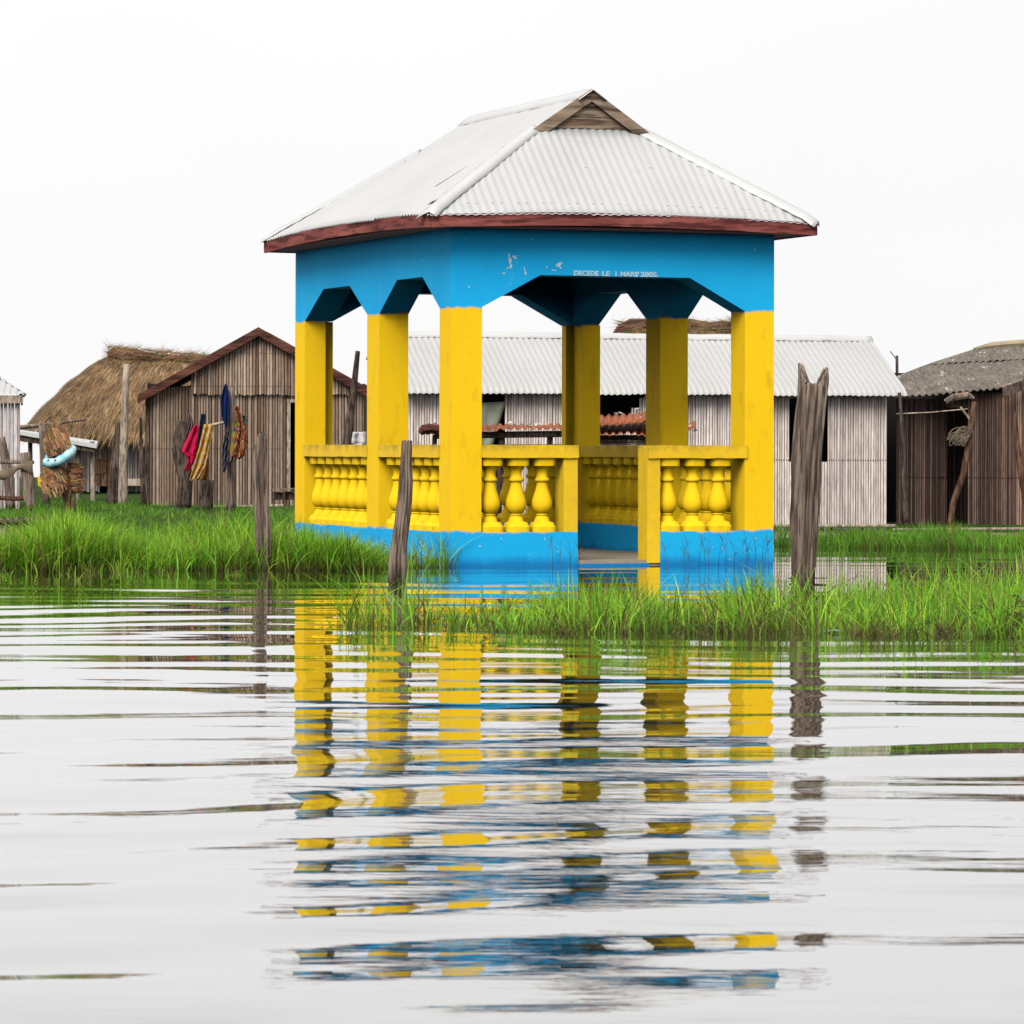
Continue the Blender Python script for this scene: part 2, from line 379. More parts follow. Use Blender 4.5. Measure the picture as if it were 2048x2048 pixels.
# ---------------------------------------------------------------- grass
def grass(name, N, samp, h, wd, lean, seed, palette, label, brown=.25, segs=4):
    rs = np.random.RandomState(seed); x, y, hs = samp(rs, N); N = len(x)
    ht = rs.uniform(h[0], h[1], N)*hs; th = rs.uniform(0, 2*np.pi, N); le = rs.uniform(lean[0], lean[1], N)**1.4
    kink = rs.uniform(0, .6, N)
    t = np.linspace(0, 1, segs+1)[None, :]
    side = rs.uniform(0, np.pi, N)
    hx = np.cos(th)[:, None]*ht[:, None]*le[:, None]*(t*.45+t**2*(1+kink[:, None]))
    hy = np.sin(th)[:, None]*ht[:, None]*le[:, None]*(t*.45+t**2*(1+kink[:, None]))
    zz = ht[:, None]*(t-.32*le[:, None]*t**2.2*(1+kink[:, None]))-.03
    w = (rs.uniform(wd[0], wd[1], N)[:, None]*(1-t**1.6)*(.55+.9*np.sqrt(t+.02))+.0006)/2
    wx = np.cos(side)[:, None]*w; wy = np.sin(side)[:, None]*w*.8
    A = np.stack([x[:, None]+hx-wx, y[:, None]+hy-wy, zz], -1); B = np.stack([x[:, None]+hx+wx, y[:, None]+hy+wy, zz], -1)
    V = np.stack([A, B], 2).reshape(-1, 3)
    base = (np.arange(N)*(segs+1)*2)[:, None]+np.arange(segs)[None, :]*2; base = base.ravel()
    Fq = np.c_[base, base+1, base+3, base+2]
    pal = np.array(palette); ci = rs.choice(len(pal), N); c = pal[ci]*rs.uniform(.7, 1.25, N)[:, None]
    dead = rs.rand(N) < brown*.35; c[dead] = np.array((.20, .13, .04))*rs.uniform(.5, 1.2, dead.sum())[:, None]
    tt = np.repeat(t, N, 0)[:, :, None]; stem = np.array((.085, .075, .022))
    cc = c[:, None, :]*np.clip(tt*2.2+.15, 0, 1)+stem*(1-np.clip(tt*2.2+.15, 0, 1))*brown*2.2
    CC = np.repeat(cc, 2, axis=1).reshape(-1, 3)
    o = npmesh(name, V, Fq, CC, 'blade'); tag(o, label, 'grass', kind='stuff'); return o
BR = [(.21, .50, .022), (.14, .40, .016), (.30, .58, .03), (.10, .30, .014), (.38, .58, .05)]
DK = [(.085, .25, .014), (.12, .33, .02), (.06, .17, .012), (.17, .38, .03)]
def yline(xs, pts): return np.interp(xs, [p[0] for p in pts], [p[1] for p in pts])
def band(pxs, near, far, hts, bias=1.0, clump=0.0, xdep=25.0, density=None):
    """blades between a near and a far water line, both given in photo columns"""
    def f(rs, N):
        px = rs.uniform(pxs[0], pxs[1], N)
        if density is not None:
            keep = rs.rand(N) < np.interp(px, [d[0] for d in density], [d[1] for d in density]); px = px[keep]
        n = len(px); q = rs.rand(n)**bias
        Yn = yline(px, near); Yf = yline(px, far); Y = Yn+(Yf-Yn)*q
        X = (px-1024)*Y/F
        if clump:
            nc = int(n/24)+1; cx = rs.choice(n, nc); k = rs.choice(nc, n)
            m = rs.rand(n) < clump
            X = np.where(m, X[cx][k]+rs.normal(0, .035, n), X); Y = np.where(m, Y[cx][k]+rs.normal(0, .07, n), Y)
        wob = np.array([nv(a*1.4, b*.5, 3.3) for a, b in zip(X, Y)])
        return X, Y, yline(px, hts)*(1+.75*wob)
    return f
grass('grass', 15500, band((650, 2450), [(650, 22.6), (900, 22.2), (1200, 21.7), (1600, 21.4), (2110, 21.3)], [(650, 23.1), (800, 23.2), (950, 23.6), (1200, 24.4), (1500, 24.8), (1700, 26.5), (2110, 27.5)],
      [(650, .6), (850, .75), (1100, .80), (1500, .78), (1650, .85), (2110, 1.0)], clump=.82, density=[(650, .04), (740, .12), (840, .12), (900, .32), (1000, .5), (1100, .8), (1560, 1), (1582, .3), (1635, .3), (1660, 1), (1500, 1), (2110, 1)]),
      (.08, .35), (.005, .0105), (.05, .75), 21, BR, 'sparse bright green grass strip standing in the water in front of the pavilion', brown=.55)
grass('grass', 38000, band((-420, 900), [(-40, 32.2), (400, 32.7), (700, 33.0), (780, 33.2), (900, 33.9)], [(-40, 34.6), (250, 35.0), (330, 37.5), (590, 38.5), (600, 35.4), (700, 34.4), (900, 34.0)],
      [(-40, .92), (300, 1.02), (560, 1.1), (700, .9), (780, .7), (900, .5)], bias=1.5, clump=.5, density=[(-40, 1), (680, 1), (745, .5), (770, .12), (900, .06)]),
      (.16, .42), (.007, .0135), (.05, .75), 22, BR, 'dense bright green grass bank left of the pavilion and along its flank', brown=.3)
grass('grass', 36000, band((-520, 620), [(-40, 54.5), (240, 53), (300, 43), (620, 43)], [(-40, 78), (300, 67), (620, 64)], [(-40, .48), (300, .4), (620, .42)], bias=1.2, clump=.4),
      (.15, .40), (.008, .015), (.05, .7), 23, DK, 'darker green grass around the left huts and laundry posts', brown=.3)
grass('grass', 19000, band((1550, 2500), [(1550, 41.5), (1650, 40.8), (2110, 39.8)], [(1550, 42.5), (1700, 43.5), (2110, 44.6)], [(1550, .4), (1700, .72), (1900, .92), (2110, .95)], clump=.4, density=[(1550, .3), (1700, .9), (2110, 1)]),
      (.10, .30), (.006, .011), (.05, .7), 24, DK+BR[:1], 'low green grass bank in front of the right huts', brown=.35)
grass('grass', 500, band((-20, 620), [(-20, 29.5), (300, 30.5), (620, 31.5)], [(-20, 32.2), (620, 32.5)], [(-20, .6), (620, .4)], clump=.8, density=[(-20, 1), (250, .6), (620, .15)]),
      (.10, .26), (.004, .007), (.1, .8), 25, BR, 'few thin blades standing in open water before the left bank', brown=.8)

def stems(name, spots, label, seed, hh=(.2, .34), group='leafless water stems'):
    r = random.Random(seed); mb = MB()
    for px, Y in spots:
        x = XP(px, Y); h = r.uniform(*hh); l = r.uniform(-.05, .05); top = Vector((x+l, Y, h))
        mb.tube([(x, Y, -.05), (x+l*.3, Y, h*.5), top], [.0022, .002, .0012], 5)
        for k in range(r.randint(2, 5)):
            q = r.uniform(.3, .9); b = Vector((x+l*q, Y, h*q)); s = r.choice((-1, 1))
            mb.tube([b, b+Vector((s*r.uniform(.02, .06), r.uniform(-.02, .02), r.uniform(.03, .1)))], [.0016, .0009], 4)
    o = mb.build(name, 'darkwood', origin=(XP(spots[0][0], spots[0][1]), spots[0][1], 0)); tag(o, label, 'stems', kind='stuff')
r_ = random.Random(3)
grass('dead_stems', 5500, band((760, 2110), [(760, 22.5), (1200, 21.6), (1600, 21.35), (2110, 21.2)], [(760, 23.2), (1200, 24.3), (1600, 25), (2110, 27)], [(760, .5), (1200, 1), (2110, 1.2)], clump=.7, density=[(760, .1), (1050, .6), (1400, 1), (2110, 1)]),
      (.05, .17), (.003, .006), (.3, 1.3), 31, [(.10, .075, .02), (.06, .04, .015), (.16, .12, .04), (.12, .16, .02), (.04, .03, .012)], 'tangled brown dead stems at the foot of the front grass strip', brown=.5)
grass('dead_stems', 5000, band((-40, 760), [(-40, 32.1), (700, 32.9), (760, 33.1)], [(-40, 33), (700, 33.5), (760, 33.6)], [(-40, 1), (760, 1)], clump=.5),
      (.06, .2), (.003, .006), (.3, 1.2), 32, [(.08, .09, .02), (.06, .05, .015), (.14, .13, .04), (.10, .16, .02), (.04, .03, .012)], 'tangled dead stems along the water edge of the left grass bank', brown=.5)
stems('water_stems', [(px, 33.6+.0006*(px-1300)) for px in (1335, 1372, 1380, 1398, 1412, 1418, 1436, 1452, 1470, 1482, 1496, 1500, 1512, 1524, 1530, 1538)], 'dark twiggy stems standing in water before the right blue plinth', 4)
stems('water_stems', [(1098, 33.3), (1106, 33.2), (1120, 33.2), (1142, 33.4), (1160, 33.4)], 'dark twiggy stems in water before the plinth beside the doorway', 5)
stems('water_stems', [(832, 33.2), (842, 33.3), (855, 33.1), (870, 33.2), (884, 33.3), (893, 33.4)], 'dark thin stems in water at the near left pavilion corner', 6)

# ---------------------------------------------------------------- pavilion
W, L = 3.04, 4.55; CU, CV = .28, .31
O = Vector((-122*34/F, 34.0, 0)); U = Vector((.938, .347, 0)).normalized(); Vv = Vector((-.347, .938, 0)).normalized(); Zv = Vector((0, 0, 1))
def q(u, v, z): return O+U*u+Vv*v+Zv*z
pav = empty('pavilion', O, 'blue and yellow open pavilion with balustrades and pale metal roof, standing in water', 'pavilion')
def pbox(mb, u0, u1, v0, v1, z0, z1): mb.box(q(u0, v0, z0), U*(u1-u0), Vv*(v1-v0), Zv*(z1-z0))
ZP, ZC, ZA, ZT = .297, 2.243, 2.53, 2.935
mb = MB(); pbox(mb, .02, W-.02, .02, L-.02, -.4, .045); mb.build('floor_slab', 'floor', pav)
mb = MB(); pbox(mb, 1.174, 1.829, -.05, .02, -.4, .018); mb.build('door_step', 'two_tone', pav)
mb = MB()
pbox(mb, 0, 1.174, 0, .22, -.4, ZP); pbox(mb, 1.952, W, 0, .22, -.4, ZP)
pbox(mb, 0, .22, .22, L-.22, -.4, ZP); pbox(mb, W-.22, W, .22, L-.22, -.4, ZP); pbox(mb, 0, W, L-.22, L, -.4, ZP)
mb.build('plinth', 'two_tone', pav)
for (u0, v0, du, dv) in [(0, 0, CU, CV), (W-CU, 0, CU, CV), (0, 4.24, .21, CV), (.21, 4.42, .13, .13), (W-.19, 4.20, .19, .35), (W-.27, 4.44, .08, .11), (0, 1.968, CU, .349), (W-CU, 1.968, CU, .349)]:
    mb = MB(); pbox(mb, u0, u0+du, v0, v0+dv, .02, ZC)
    # columns were cast by hand: nudge them a few millimetres out of true
    j = [Vector((rnd.uniform(-.004, .004), rnd.uniform(-.004, .004), 0)) for _ in range(2)]
    for i in range(8): mb.v[i] = tuple(Vector(mb.v[i])+j[0 if i < 4 else 1]*(.3 if i < 4 else .5))
    mb.build('column', 'two_tone', pav)
def grid_prism(mb, pts, ext):
    mb.prism(pts, ext)
fr = [(0, ZT), (0, ZC), (CU, ZC), (.82, ZA), (2.227, ZA), (W-CU, ZC), (W, ZC), (W, ZT)]
for v0 in (0, L-CV):
    mb = MB(); mb.prism([q(u, v0, z) for u, z in fr], Vv*CV); mb.build('arched_beam', 'two_tone', pav)
sd = [(CV, ZT), (CV, ZC), (.767, ZA), (1.47, ZA), (1.968, ZC), (2.317, ZC), (2.845, ZA), (3.65, ZA), (4.24, ZC), (4.24, ZT)]
for u0 in (0, W-CU):
    mb = MB(); mb.prism([q(u0, v, z) for v, z in sd], U*CU); mb.build('arched_beam', 'two_tone', pav)
# door piers
for u0, z0 in ((1.043, ZP), (1.829, .02)):
    mb = MB(); pbox(mb, u0, u0+(.131 if u0 < 1.5 else .123), .004, .215, z0, .938 if u0 < 1.5 else 1.035)
    mb.build('door_pier', 'rail', pav)
# rails
def rail(u0, u1, v0, v1, wob=0):
    mb = MB(); n = 10
    along_u = (u1-u0) > (v1-v0)
    for i in range(n):
        a, b = i/n, (i+1)/n
        if along_u: c0, c1 = (u0+(u1-u0)*a, v0), (u0+(u1-u0)*b, v0)
        else: c0, c1 = (u0, v0+(v1-v0)*a), (u0, v0+(v1-v0)*b)
        z0a, z1a = .94+.006*nv(c0[0]*9+wob, c0[1]*9), 1.052+.004*nv(c0[0]*7, c0[1]*7+wob)
        z0b, z1b = .94+.006*nv(c1[0]*9+wob, c1[1]*9), 1.052+.004*nv(c1[0]*7, c1[1]*7+wob)
        w2 = (Vv*(v1-v0)) if along_u else (U*(u1-u0))
        A0, A1 = q(*c0, z0a), q(*c0, z1a); B0, B1 = q(*c1, z0b), q(*c1, z1b)
        vs = [A0, B0, B0+w2, A0+w2, A1, B1, B1+w2, A1+w2]
        fs = [(0, 3, 2, 1), (4, 5, 6, 7), (0, 1, 5, 4), (2, 3, 7, 6)]
        if i == 0: fs.append((3, 0, 4, 7))
        if i == n-1: fs.append((1, 2, 6, 5))
        mb.add(vs, fs)
    mb.build('handrail', 'rail', pav)
rail(CU, 1.178, -.015, .235, 1); rail(1.835, W-CU+.02, -.015, .235, 2)
rail(-.015, .235, .29, 1.975, 3); rail(-.015, .235, 2.30, 4.25, 4)
rail(W-.235, W+.015, CV, 1.975, 5); rail(W-.235, W+.015, 2.31, 4.25, 6); rail(CU, W-CU, L-.235, L+.015, 7)
# balusters
prof = [(.000, .108, 4), (.045, .108, 4), (.052, .098, 4), (.078, .092, 4), (.090, .070, 0), (.118, .062, 0), (.136, .050, 0), (.150, .056, 0), (.158, .050, 0),
        (.172, .066, 0), (.20, .084, 0), (.235, .092, 0), (.275, .088, 0), (.32, .074, 0), (.37, .058, 0), (.41, .050, 0), (.432, .050, 0), (.440, .062, 0), (.455, .067, 0), (.468, .060, 0),
        (.478, .050, 0), (.51, .049, 0), (.535, .055, 0), (.553, .068, 0), (.562, .078, 0), (.570, .072, 0), (.575, .096, 4), (.61, .100, 4), (.645, .098, 4)]
def baluster_mesh():
    mb = MB(); n = 24; vs = []; fs = []
    for (z, r, k) in prof:
        for i in range(n):
            th = 2*math.pi*i/n+math.pi/4
            if k == 4:
                c, s_ = abs(math.cos(th-math.pi/4)), abs(math.sin(th-math.pi/4))
                rr = min(r/max(c, s_), r*1.22)           # square block with clipped corners
            else: rr = r
            a = math.atan2(U.y, U.x)
            vs.append((rr*math.cos(th-math.pi/4+a), rr*math.sin(th-math.pi/4+a), z))
    for j in range(len(prof)-1):
        for i in range(n): fs.append((j*n+i, j*n+(i+1) % n, (j+1)*n+(i+1) % n, (j+1)*n+i))
    mb.add(vs, fs+[tuple(range(n))[::-1], tuple(range((len(prof)-1)*n, len(prof)*n))])
    return mb
bal = baluster_mesh().build('baluster', 'yellow', None, smooth=True); bal_first = True
m = bal.modifiers.new('es', 'EDGE_SPLIT'); m.split_angle = math.radians(50)
spots = [(u, .11) for u in (.396, .640, .882, 2.06, 2.304, 2.549)]
spots += [(.11, v) for v in (.43, .69, .95, 1.21, 1.47, 1.73)] + [(.11, v) for v in (2.47, 2.735, 3.0, 3.265, 3.53, 3.795, 4.06)]
spots += [(W-.11, v) for v in (.43, .69, .95, 1.21, 1.47, 1.73)] + [(W-.11, v) for v in (2.47, 2.735, 3.0, 3.265, 3.53, 3.795, 4.06)]
spots += [(u, L-.11) for u in (.42, .67, .92, 1.17, 1.42, 1.67, 1.92, 2.17, 2.42, 2.62)]
for i, (u, v) in enumerate(spots):
    b = bal if i == 0 else bal.copy()
    if i: C.objects.link(b)
    b.parent = pav; b.location = q(u, v, ZP)-O; b.rotation_euler.z = rnd.uniform(-.05, .05); b.scale = (1, 1, .997)
# roof
EA, EB, EC, ZE = .275, .255, .06, 3.045
GV, GH = .62, .53; GB = 3.72
SS = (4.205-ZE)/(W/2+EA)                       # slope of the long sides
ZG = ZE+SS*(W/2-GH+EA)                          # height of the small gable's foot
SF = (ZG-ZE)/(GV+EB); SBk = (ZG-ZE)/(L+EC-GB)
def bow(t, a=.042): return a*(1-(2*t-1)**2)-a*.15
def corr(mb, s0, s1, run0, runf, point, zf, amp=.0052, pitch=.0775, rows=9, sheet=.74, seed=0, uneven=.010):
    """corrugated sheet: s along the eave, run up the slope, point(s,run)->horizontal position"""
    n = int((s1-s0)/(pitch/8)); vs = []; fs = []
    for i in range(n+1):
        s_ = s0+(s1-s0)*i/n; top = max(runf(s_), run0+.001); k = math.floor((s_-s0)/sheet)
        lift = .004*((s_-s0)/sheet-k)+.002*nv(k*3.7+seed)
        ro = uneven*nv(k*5.1+seed, 1.7)+.004*nv(s_*4+seed)
        for j in range(rows+1):
            r = (run0+ro)+(top-run0-ro)*j/rows; p = point(s_, r)
            z = zf(s_, r)+amp*math.cos(2*math.pi*s_/pitch)+lift+.006*nv(s_*1.5+seed, r*1.5)
            vs.append((p.x, p.y, z))
    for i in range(n):
        for j in range(rows):
            a = i*(rows+1)+j; fs.append((a, a+rows+1, a+rows+2, a+1))
    mb.add(vs, fs)
LE = L+EB+EC; WE = W+2*EA
def hipF(s_):                                    # front / back: s = u
    d = min(s_+EA, W+EA-s_); return (GV+EB)*min(1, d/(W/2-GH+EA))
def hipB(s_):
    d = min(s_+EA, W+EA-s_); return (L+EC-GB)*min(1, d/(W/2-GH+EA))
def hipS(s_):
    if s_ < GV-.05: return (W/2-GH+EA)*(s_+EB)/(GV+EB)
    if s_ > GB+.05: return (W/2-GH+EA)*(L+EC-s_)/(L+EC-GB)
    return W/2+EA-.01
roof = MB()
corr(roof, -EA-.02, W+EA+.02, -.035, hipF, lambda s_, r: q(s_, -EB+r, 0), lambda s_, r: ZE+SF*r+bow((s_+EA)/WE)*max(0, 1-r/.9), seed=1)
corr(roof, -EA-.02, W+EA+.02, -.035, hipB, lambda s_, r: q(s_, L+EC-r, 0), lambda s_, r: ZE+SBk*r, seed=2)
corr(roof, -EB-.02, L+EC+.04, -.035, hipS, lambda s_, r: q(-EA+r, s_, 0), lambda s_, r: ZE+SS*r+bow((s_+EB)/LE)*max(0, 1-r/1.7), seed=3, rows=14, amp=.008, uneven=.02)
corr(roof, -EB-.02, L+EC+.04, -.035, hipS, lambda s_, r: q(W+EA-r, s_, 0), lambda s_, r: ZE+SS*r, seed=4, rows=14)
roof = roof.build('roof', 'roof', pav, smooth=True, solid=.0015)
def cap(A, B, n1, n2, w1, w2, name, seed, lift0=.014):
    """folded flashing along a hip or ridge from A to B with two flaps"""
    mb = MB(); n = 40; vs = []; fs = []
    for i in range(n+1):
        t = i/n; p = A.lerp(B, t); lift = lift0*min(1, .15+t*14)
        a = w1*(1+.10*nv(t*7+seed)); b = w2*(1+.10*nv(t*7+seed, 5)); k = .006*nv(t*16+seed, 9)+.003*math.sin(t*70)
        vs += [p+n1*a+Zv*(lift-.004+k), p+n1*a*.45+Zv*(lift*1.8), p+Zv*(lift*2.1+.004*nv(t*5, seed)), p+n2*b*.45+Zv*(lift*1.8), p+n2*b+Zv*(lift-.004-k)]
    for i in range(n):
        for j in range(4): fs.append((i*5+j, i*5+5+j, i*5+6+j, i*5+1+j))
    mb.add(vs, fs); return mb.build(name, 'roof_flat', roof, smooth=True, solid=.0015)
def slopeN(du, dv, sl_): return U*du+Vv*dv+Zv*sl_
nL = slopeN(-1, 0, -SS).normalized(); nR = slopeN(1, 0, -SS).normalized(); nF = slopeN(0, -1, -SF).normalized(); nB = slopeN(0, 1, -SBk).normalized()
def hipdir(A, B, other, slopevec):               # direction lying in one slope, perpendicular to the hip
    h = (B-A).normalized(); v = slopevec; d = (v-h*v.dot(h)).normalized(); return d
cFL, cFR, cBL, cBR = q(-EA-.03, -EB-.03, ZE-.012), q(W+EA+.03, -EB-.03, ZE-.012), q(-EA-.03, L+EC+.04, ZE-.012), q(W+EA+.03, L+EC+.03, ZE-.012)
gFL, gFR, gBL, gBR = q(W/2-GH, GV, ZG), q(W/2+GH, GV, ZG), q(W/2-GH, GB, ZG), q(W/2+GH, GB, ZG)
def inplane(a, b, other):                        # vector in the plane (a, b, other) away from the hip
    h = (b-a).normalized(); v = other-a; return (v-h*v.dot(h)).normalized()
cap(cFL, gFL, inplane(cFL, gFL, cBL), inplane(cFL, gFL, cFR), .17, .075, 'hip_cap', 1)
cap(cFR, gFR, inplane(cFR, gFR, cBR), inplane(cFR, gFR, cFL), .12, .10, 'hip_cap', 2)
cap(cBL, gBL, inplane(cBL, gBL, cFL), inplane(cBL, gBL, cBR), .12, .10, 'hip_cap', 3)
cap(cBR, gBR, inplane(cBR, gBR, cFR), inplane(cBR, gBR, cBL), .12, .10, 'hip_cap', 4)
rA, rB = q(W/2, GV-.09, 4.205), q(W/2, GB+.06, 4.205)
cap(rA, rB, nL, nR, .16, .16, 'ridge_cap', 5, lift0=.012)
# roofing nails on the front slope
nails = []
def nail(p):
    vs = [Vector((.009*math.cos(a), .009*math.sin(a), 0)) for a in [k*math.pi/3 for k in range(6)]]+[Vector((0, 0, .009))]
    if not nails:
        mb = MB(); mb.add([v+O for v in vs], [(i, (i+1) % 6, 6) for i in range(6)]); o = mb.build('roofing_nail', 'white', roof)
    else: o = nails[0].copy(); C.objects.link(o)
    nails.append(o); o.location = p-O
for i in range(42):
    s_ = -EA+.12+i*.0775; s_ = round(s_/.0775)*.0775
    if i % 3 == 2: continue
    if s_ < W+EA-.15: nail(q(s_, -EB+.07, ZE+SF*.07+bow((s_+EA)/WE)*.9+.012))
for k, rr in ((4, .45), (9, .55), (16, .45), (22, .47), (27, .5), (31, .45)):
    s_ = round((-EA+k*.1)/.0775)*.0775
    if rr < hipF(s_)-.08: nail(q(s_, -EB+rr, ZE+SF*rr+bow((s_+EA)/WE)*.45+.012))
# dark strips laid on the sheets as painted shade of lifted laps
def on_plane(px, py, p0, a, b):
    n = a.cross(b); c = Vector((0, 0, H)); d = P(px, py, 10)-c; return c+d*((p0-c).dot(n)/d.dot(n))
aF, bF = U, Vv+Zv*SF; aL, bL = Vv, U+Zv*SS
for pts, pl in ((((1034, 329, .6), (1046, 346, 2.4), (1055, 362, 3.2), (1063, 378, 2.4), (1071, 392, .8)), (q(0, -EB, ZE+.012), aF, bF)), (((868, 374, .4), (890, 361, 1.3), (915, 345, 1.2), (937, 331, .3)), (q(-EA, 0, ZE+.02), aL, bL)), (((856, 409, .5), (864, 404, 1.4), (874, 399, .4)), (q(-EA, 0, ZE+.02), aL, bL))):
    mb = MB(); vs = []
    for x, y, w_ in pts:
        vs += [on_plane(x, y-w_/2, *pl), on_plane(x+w_*.5, y+w_/2, *pl)]
    mb.add(vs, [(2*i, 2*i+1, 2*i+3, 2*i+2) for i in range(len(pts)-1)]); mb.build('lap_shade_strip', 'dark', roof, solid=.002)
# fascias
def fascia(A, B, out, n=16, bw=.042):
    mb = MB(); vs = []; fs = []
    for i in range(n+1):
        t = i/n; p = A.lerp(B, t)+Zv*bow(t, bw)+Zv*.004*nv(t*9, A.x); hgt = .112+.004*nv(t*6, A.y)
        vs += [p, p+out*.028, p+out*.028+Zv*hgt, p+Zv*hgt]
    for i in range(n):
        for j in range(4): fs.append((i*4+j, i*4+(j+1) % 4, i*4+4+(j+1) % 4, i*4+4+j))
    fs += [(3, 2, 1, 0), tuple(n*4+k for k in range(4))]
    mb.add(vs, fs); mb.build('fascia_board', 'red_fascia', pav)
zf = 2.915
fascia(q(-EA, -EB, zf), q(W+EA, -EB, zf), -Vv)
fascia(q(-EA, L+EC, zf), q(-EA, -EB+.0, zf), -U)
fascia(q(W+EA, -EB, zf), q(W+EA, L+EC, zf), U, bw=0)
fascia(q(-EA, L+EC, zf), q(W+EA, L+EC, zf), Vv, bw=0)
mb = MB()
pbox(mb, -EA, W+EA, -EB, -.003, 2.925, 2.94); pbox(mb, -EA, W+EA, L+.003, L+EC, 2.925, 2.94); pbox(mb, -EA, -.003, -.003, L+.003, 2.925, 2.94); pbox(mb, W+.003, W+EA, -.003, L+.003, 2.925, 2.94)
mb.build('soffit', 'soffit', pav)
mb = MB(); pbox(mb, CU, W-CU, CV, L-CV, 2.90, 2.92); mb.build('added_dark_ceiling', 'dark', pav)  # unseen near-black board, added to cut bounce light under the roof
# front gable of bare boards
gab = MB(); zr = 4.185
def gz(u): return ZG-.02+(zr-ZG+.02)*(1-abs(u-W/2)/(GH+.02))
for k, (a, b) in enumerate(((ZG+.005, ZG+.105), (ZG+.110, ZG+.195), (ZG+.201, ZG+.30))):
    ha = (GH)*(1-(a-ZG)/(zr-ZG)); hb = GH*(1-(b-ZG)/(zr-ZG)); j = .006*(k-1)
    gab.prism([q(W/2-ha, GV-.012-j, a+.004), q(W/2+ha, GV-.012-j, a-.003), q(W/2+hb, GV-.012-j, b-.004), q(W/2-hb, GV-.012-j, b+.003)], Vv*.02)
gab = gab.build('gable', 'gable', pav)
for sgn in (-1, 1):
    e = (GH+.045); f1 = q(W/2+sgn*e, GV-.05, ZG-.03); f2 = q(W/2+sgn*(e-.17), GV-.05, ZG-.028); t1 = q(W/2, GV-.05, zr+.035); t2 = q(W/2, GV-.05, zr-.075)
    mb = MB(); mb.prism([f1, f2, t2, t1], Vv*.028); mb.build('verge_board', 'gable', gab)
mb = MB(); mb.prism([q(W/2-GH, GB, ZG), q(W/2+GH, GB, ZG), q(W/2, GB, zr)], Vv*.02); mb.build('gable', 'gable', pav)
# lettering and worn paint on the front beam
def text_mesh(txt, name, u0, u1, z0, h, parent):
    cu = bpy.data.curves.new(name, 'FONT'); cu.body = txt; cu.size = 1; cu.offset = .035; cu.space_word = 1.15
    to = bpy.data.objects.new(name, cu); C.objects.link(to); bpy.context.view_layer.update()
    me = bpy.data.meshes.new_from_object(to.evaluated_get(bpy.context.evaluated_depsgraph_get())); bpy.data.objects.remove(to)
    co_ = [v.co.copy() for v in me.vertices]; x0 = min(c.x for c in co_); x1 = max(c.x for c in co_); y1 = max(c.y for c in co_)
    off = parent_world(parent)
    for v, c in zip(me.vertices, co_):
        u = u0+(u1-u0)*(c.x-x0)/(x1-x0); v.co = q(u, -.0035, z0+h*c.y/y1+.0015*nv(u*30))-off
    me.materials.clear(); me.materials.append(MATS['faded'])
    o = bpy.data.objects.new(name, me); C.objects.link(o); o.parent = parent; return o
r5 = random.Random(8)
def flake(u, z, w_, h_):
    n = 9; pts = []
    for k in range(n):
        a = 2*math.pi*k/n; rr = r5.uniform(.4, 1.0); pts.append(q(u+math.cos(a)*w_*rr/2, -.003, z+math.sin(a)*h_*rr/2))
    mb = MB(); mb.add([q(u, -.003, z)]+pts, [(0, k+1, (k+1) % n+1) for k in range(n)]); mb.build('worn_paint', 'faded', pav)
def uu(px): return ((px-1024)/F*34+.5257)/(.938-.347*(px-1024)/F)
def zz(py): return H+(HY-py)*34.2/F
for px, py, a, b in ((1017, 512, 3, 14), (1019, 523, 7, 20), (1020, 533, 6, 12), (1014, 537, 3, 6), (1026, 513, 4, 6), (1030, 515, 4, 8), (1007, 547, 10, 3), (1048, 537, 2, 10), (1050, 546, 4, 10), (1092, 533, 3, 7),
                     (1108, 539, 9, 3), (1113, 528, 4, 10), (1118, 527, 6, 12), (1120, 534, 3, 7), (1122, 524, 3, 6), (1104, 538, 3, 3), (1158, 545, 1, 1)):
    flake(uu(px), zz(py), a*.0062, b*.0050)
for px, py in ((985, 1072), (1003, 1078), (1090, 1078), (1425, 1097), (1445, 1100), (1512, 1080), (960, 1092), (1060, 1110)):
    flake(uu(px), zz(py), .02*r5.uniform(.5, 1.3), .012*r5.uniform(.6, 1.5))
for txt, a, b in (('DECEDE', 1147, 1196), ('LE', 1203, 1219), ('1', 1229.5, 1232), ("MARS'", 1240, 1277), ('2005.', 1280, 1316)):
    text_mesh(txt, 'lettering', uu(a), uu(b), ZA+.003, .042, pav)

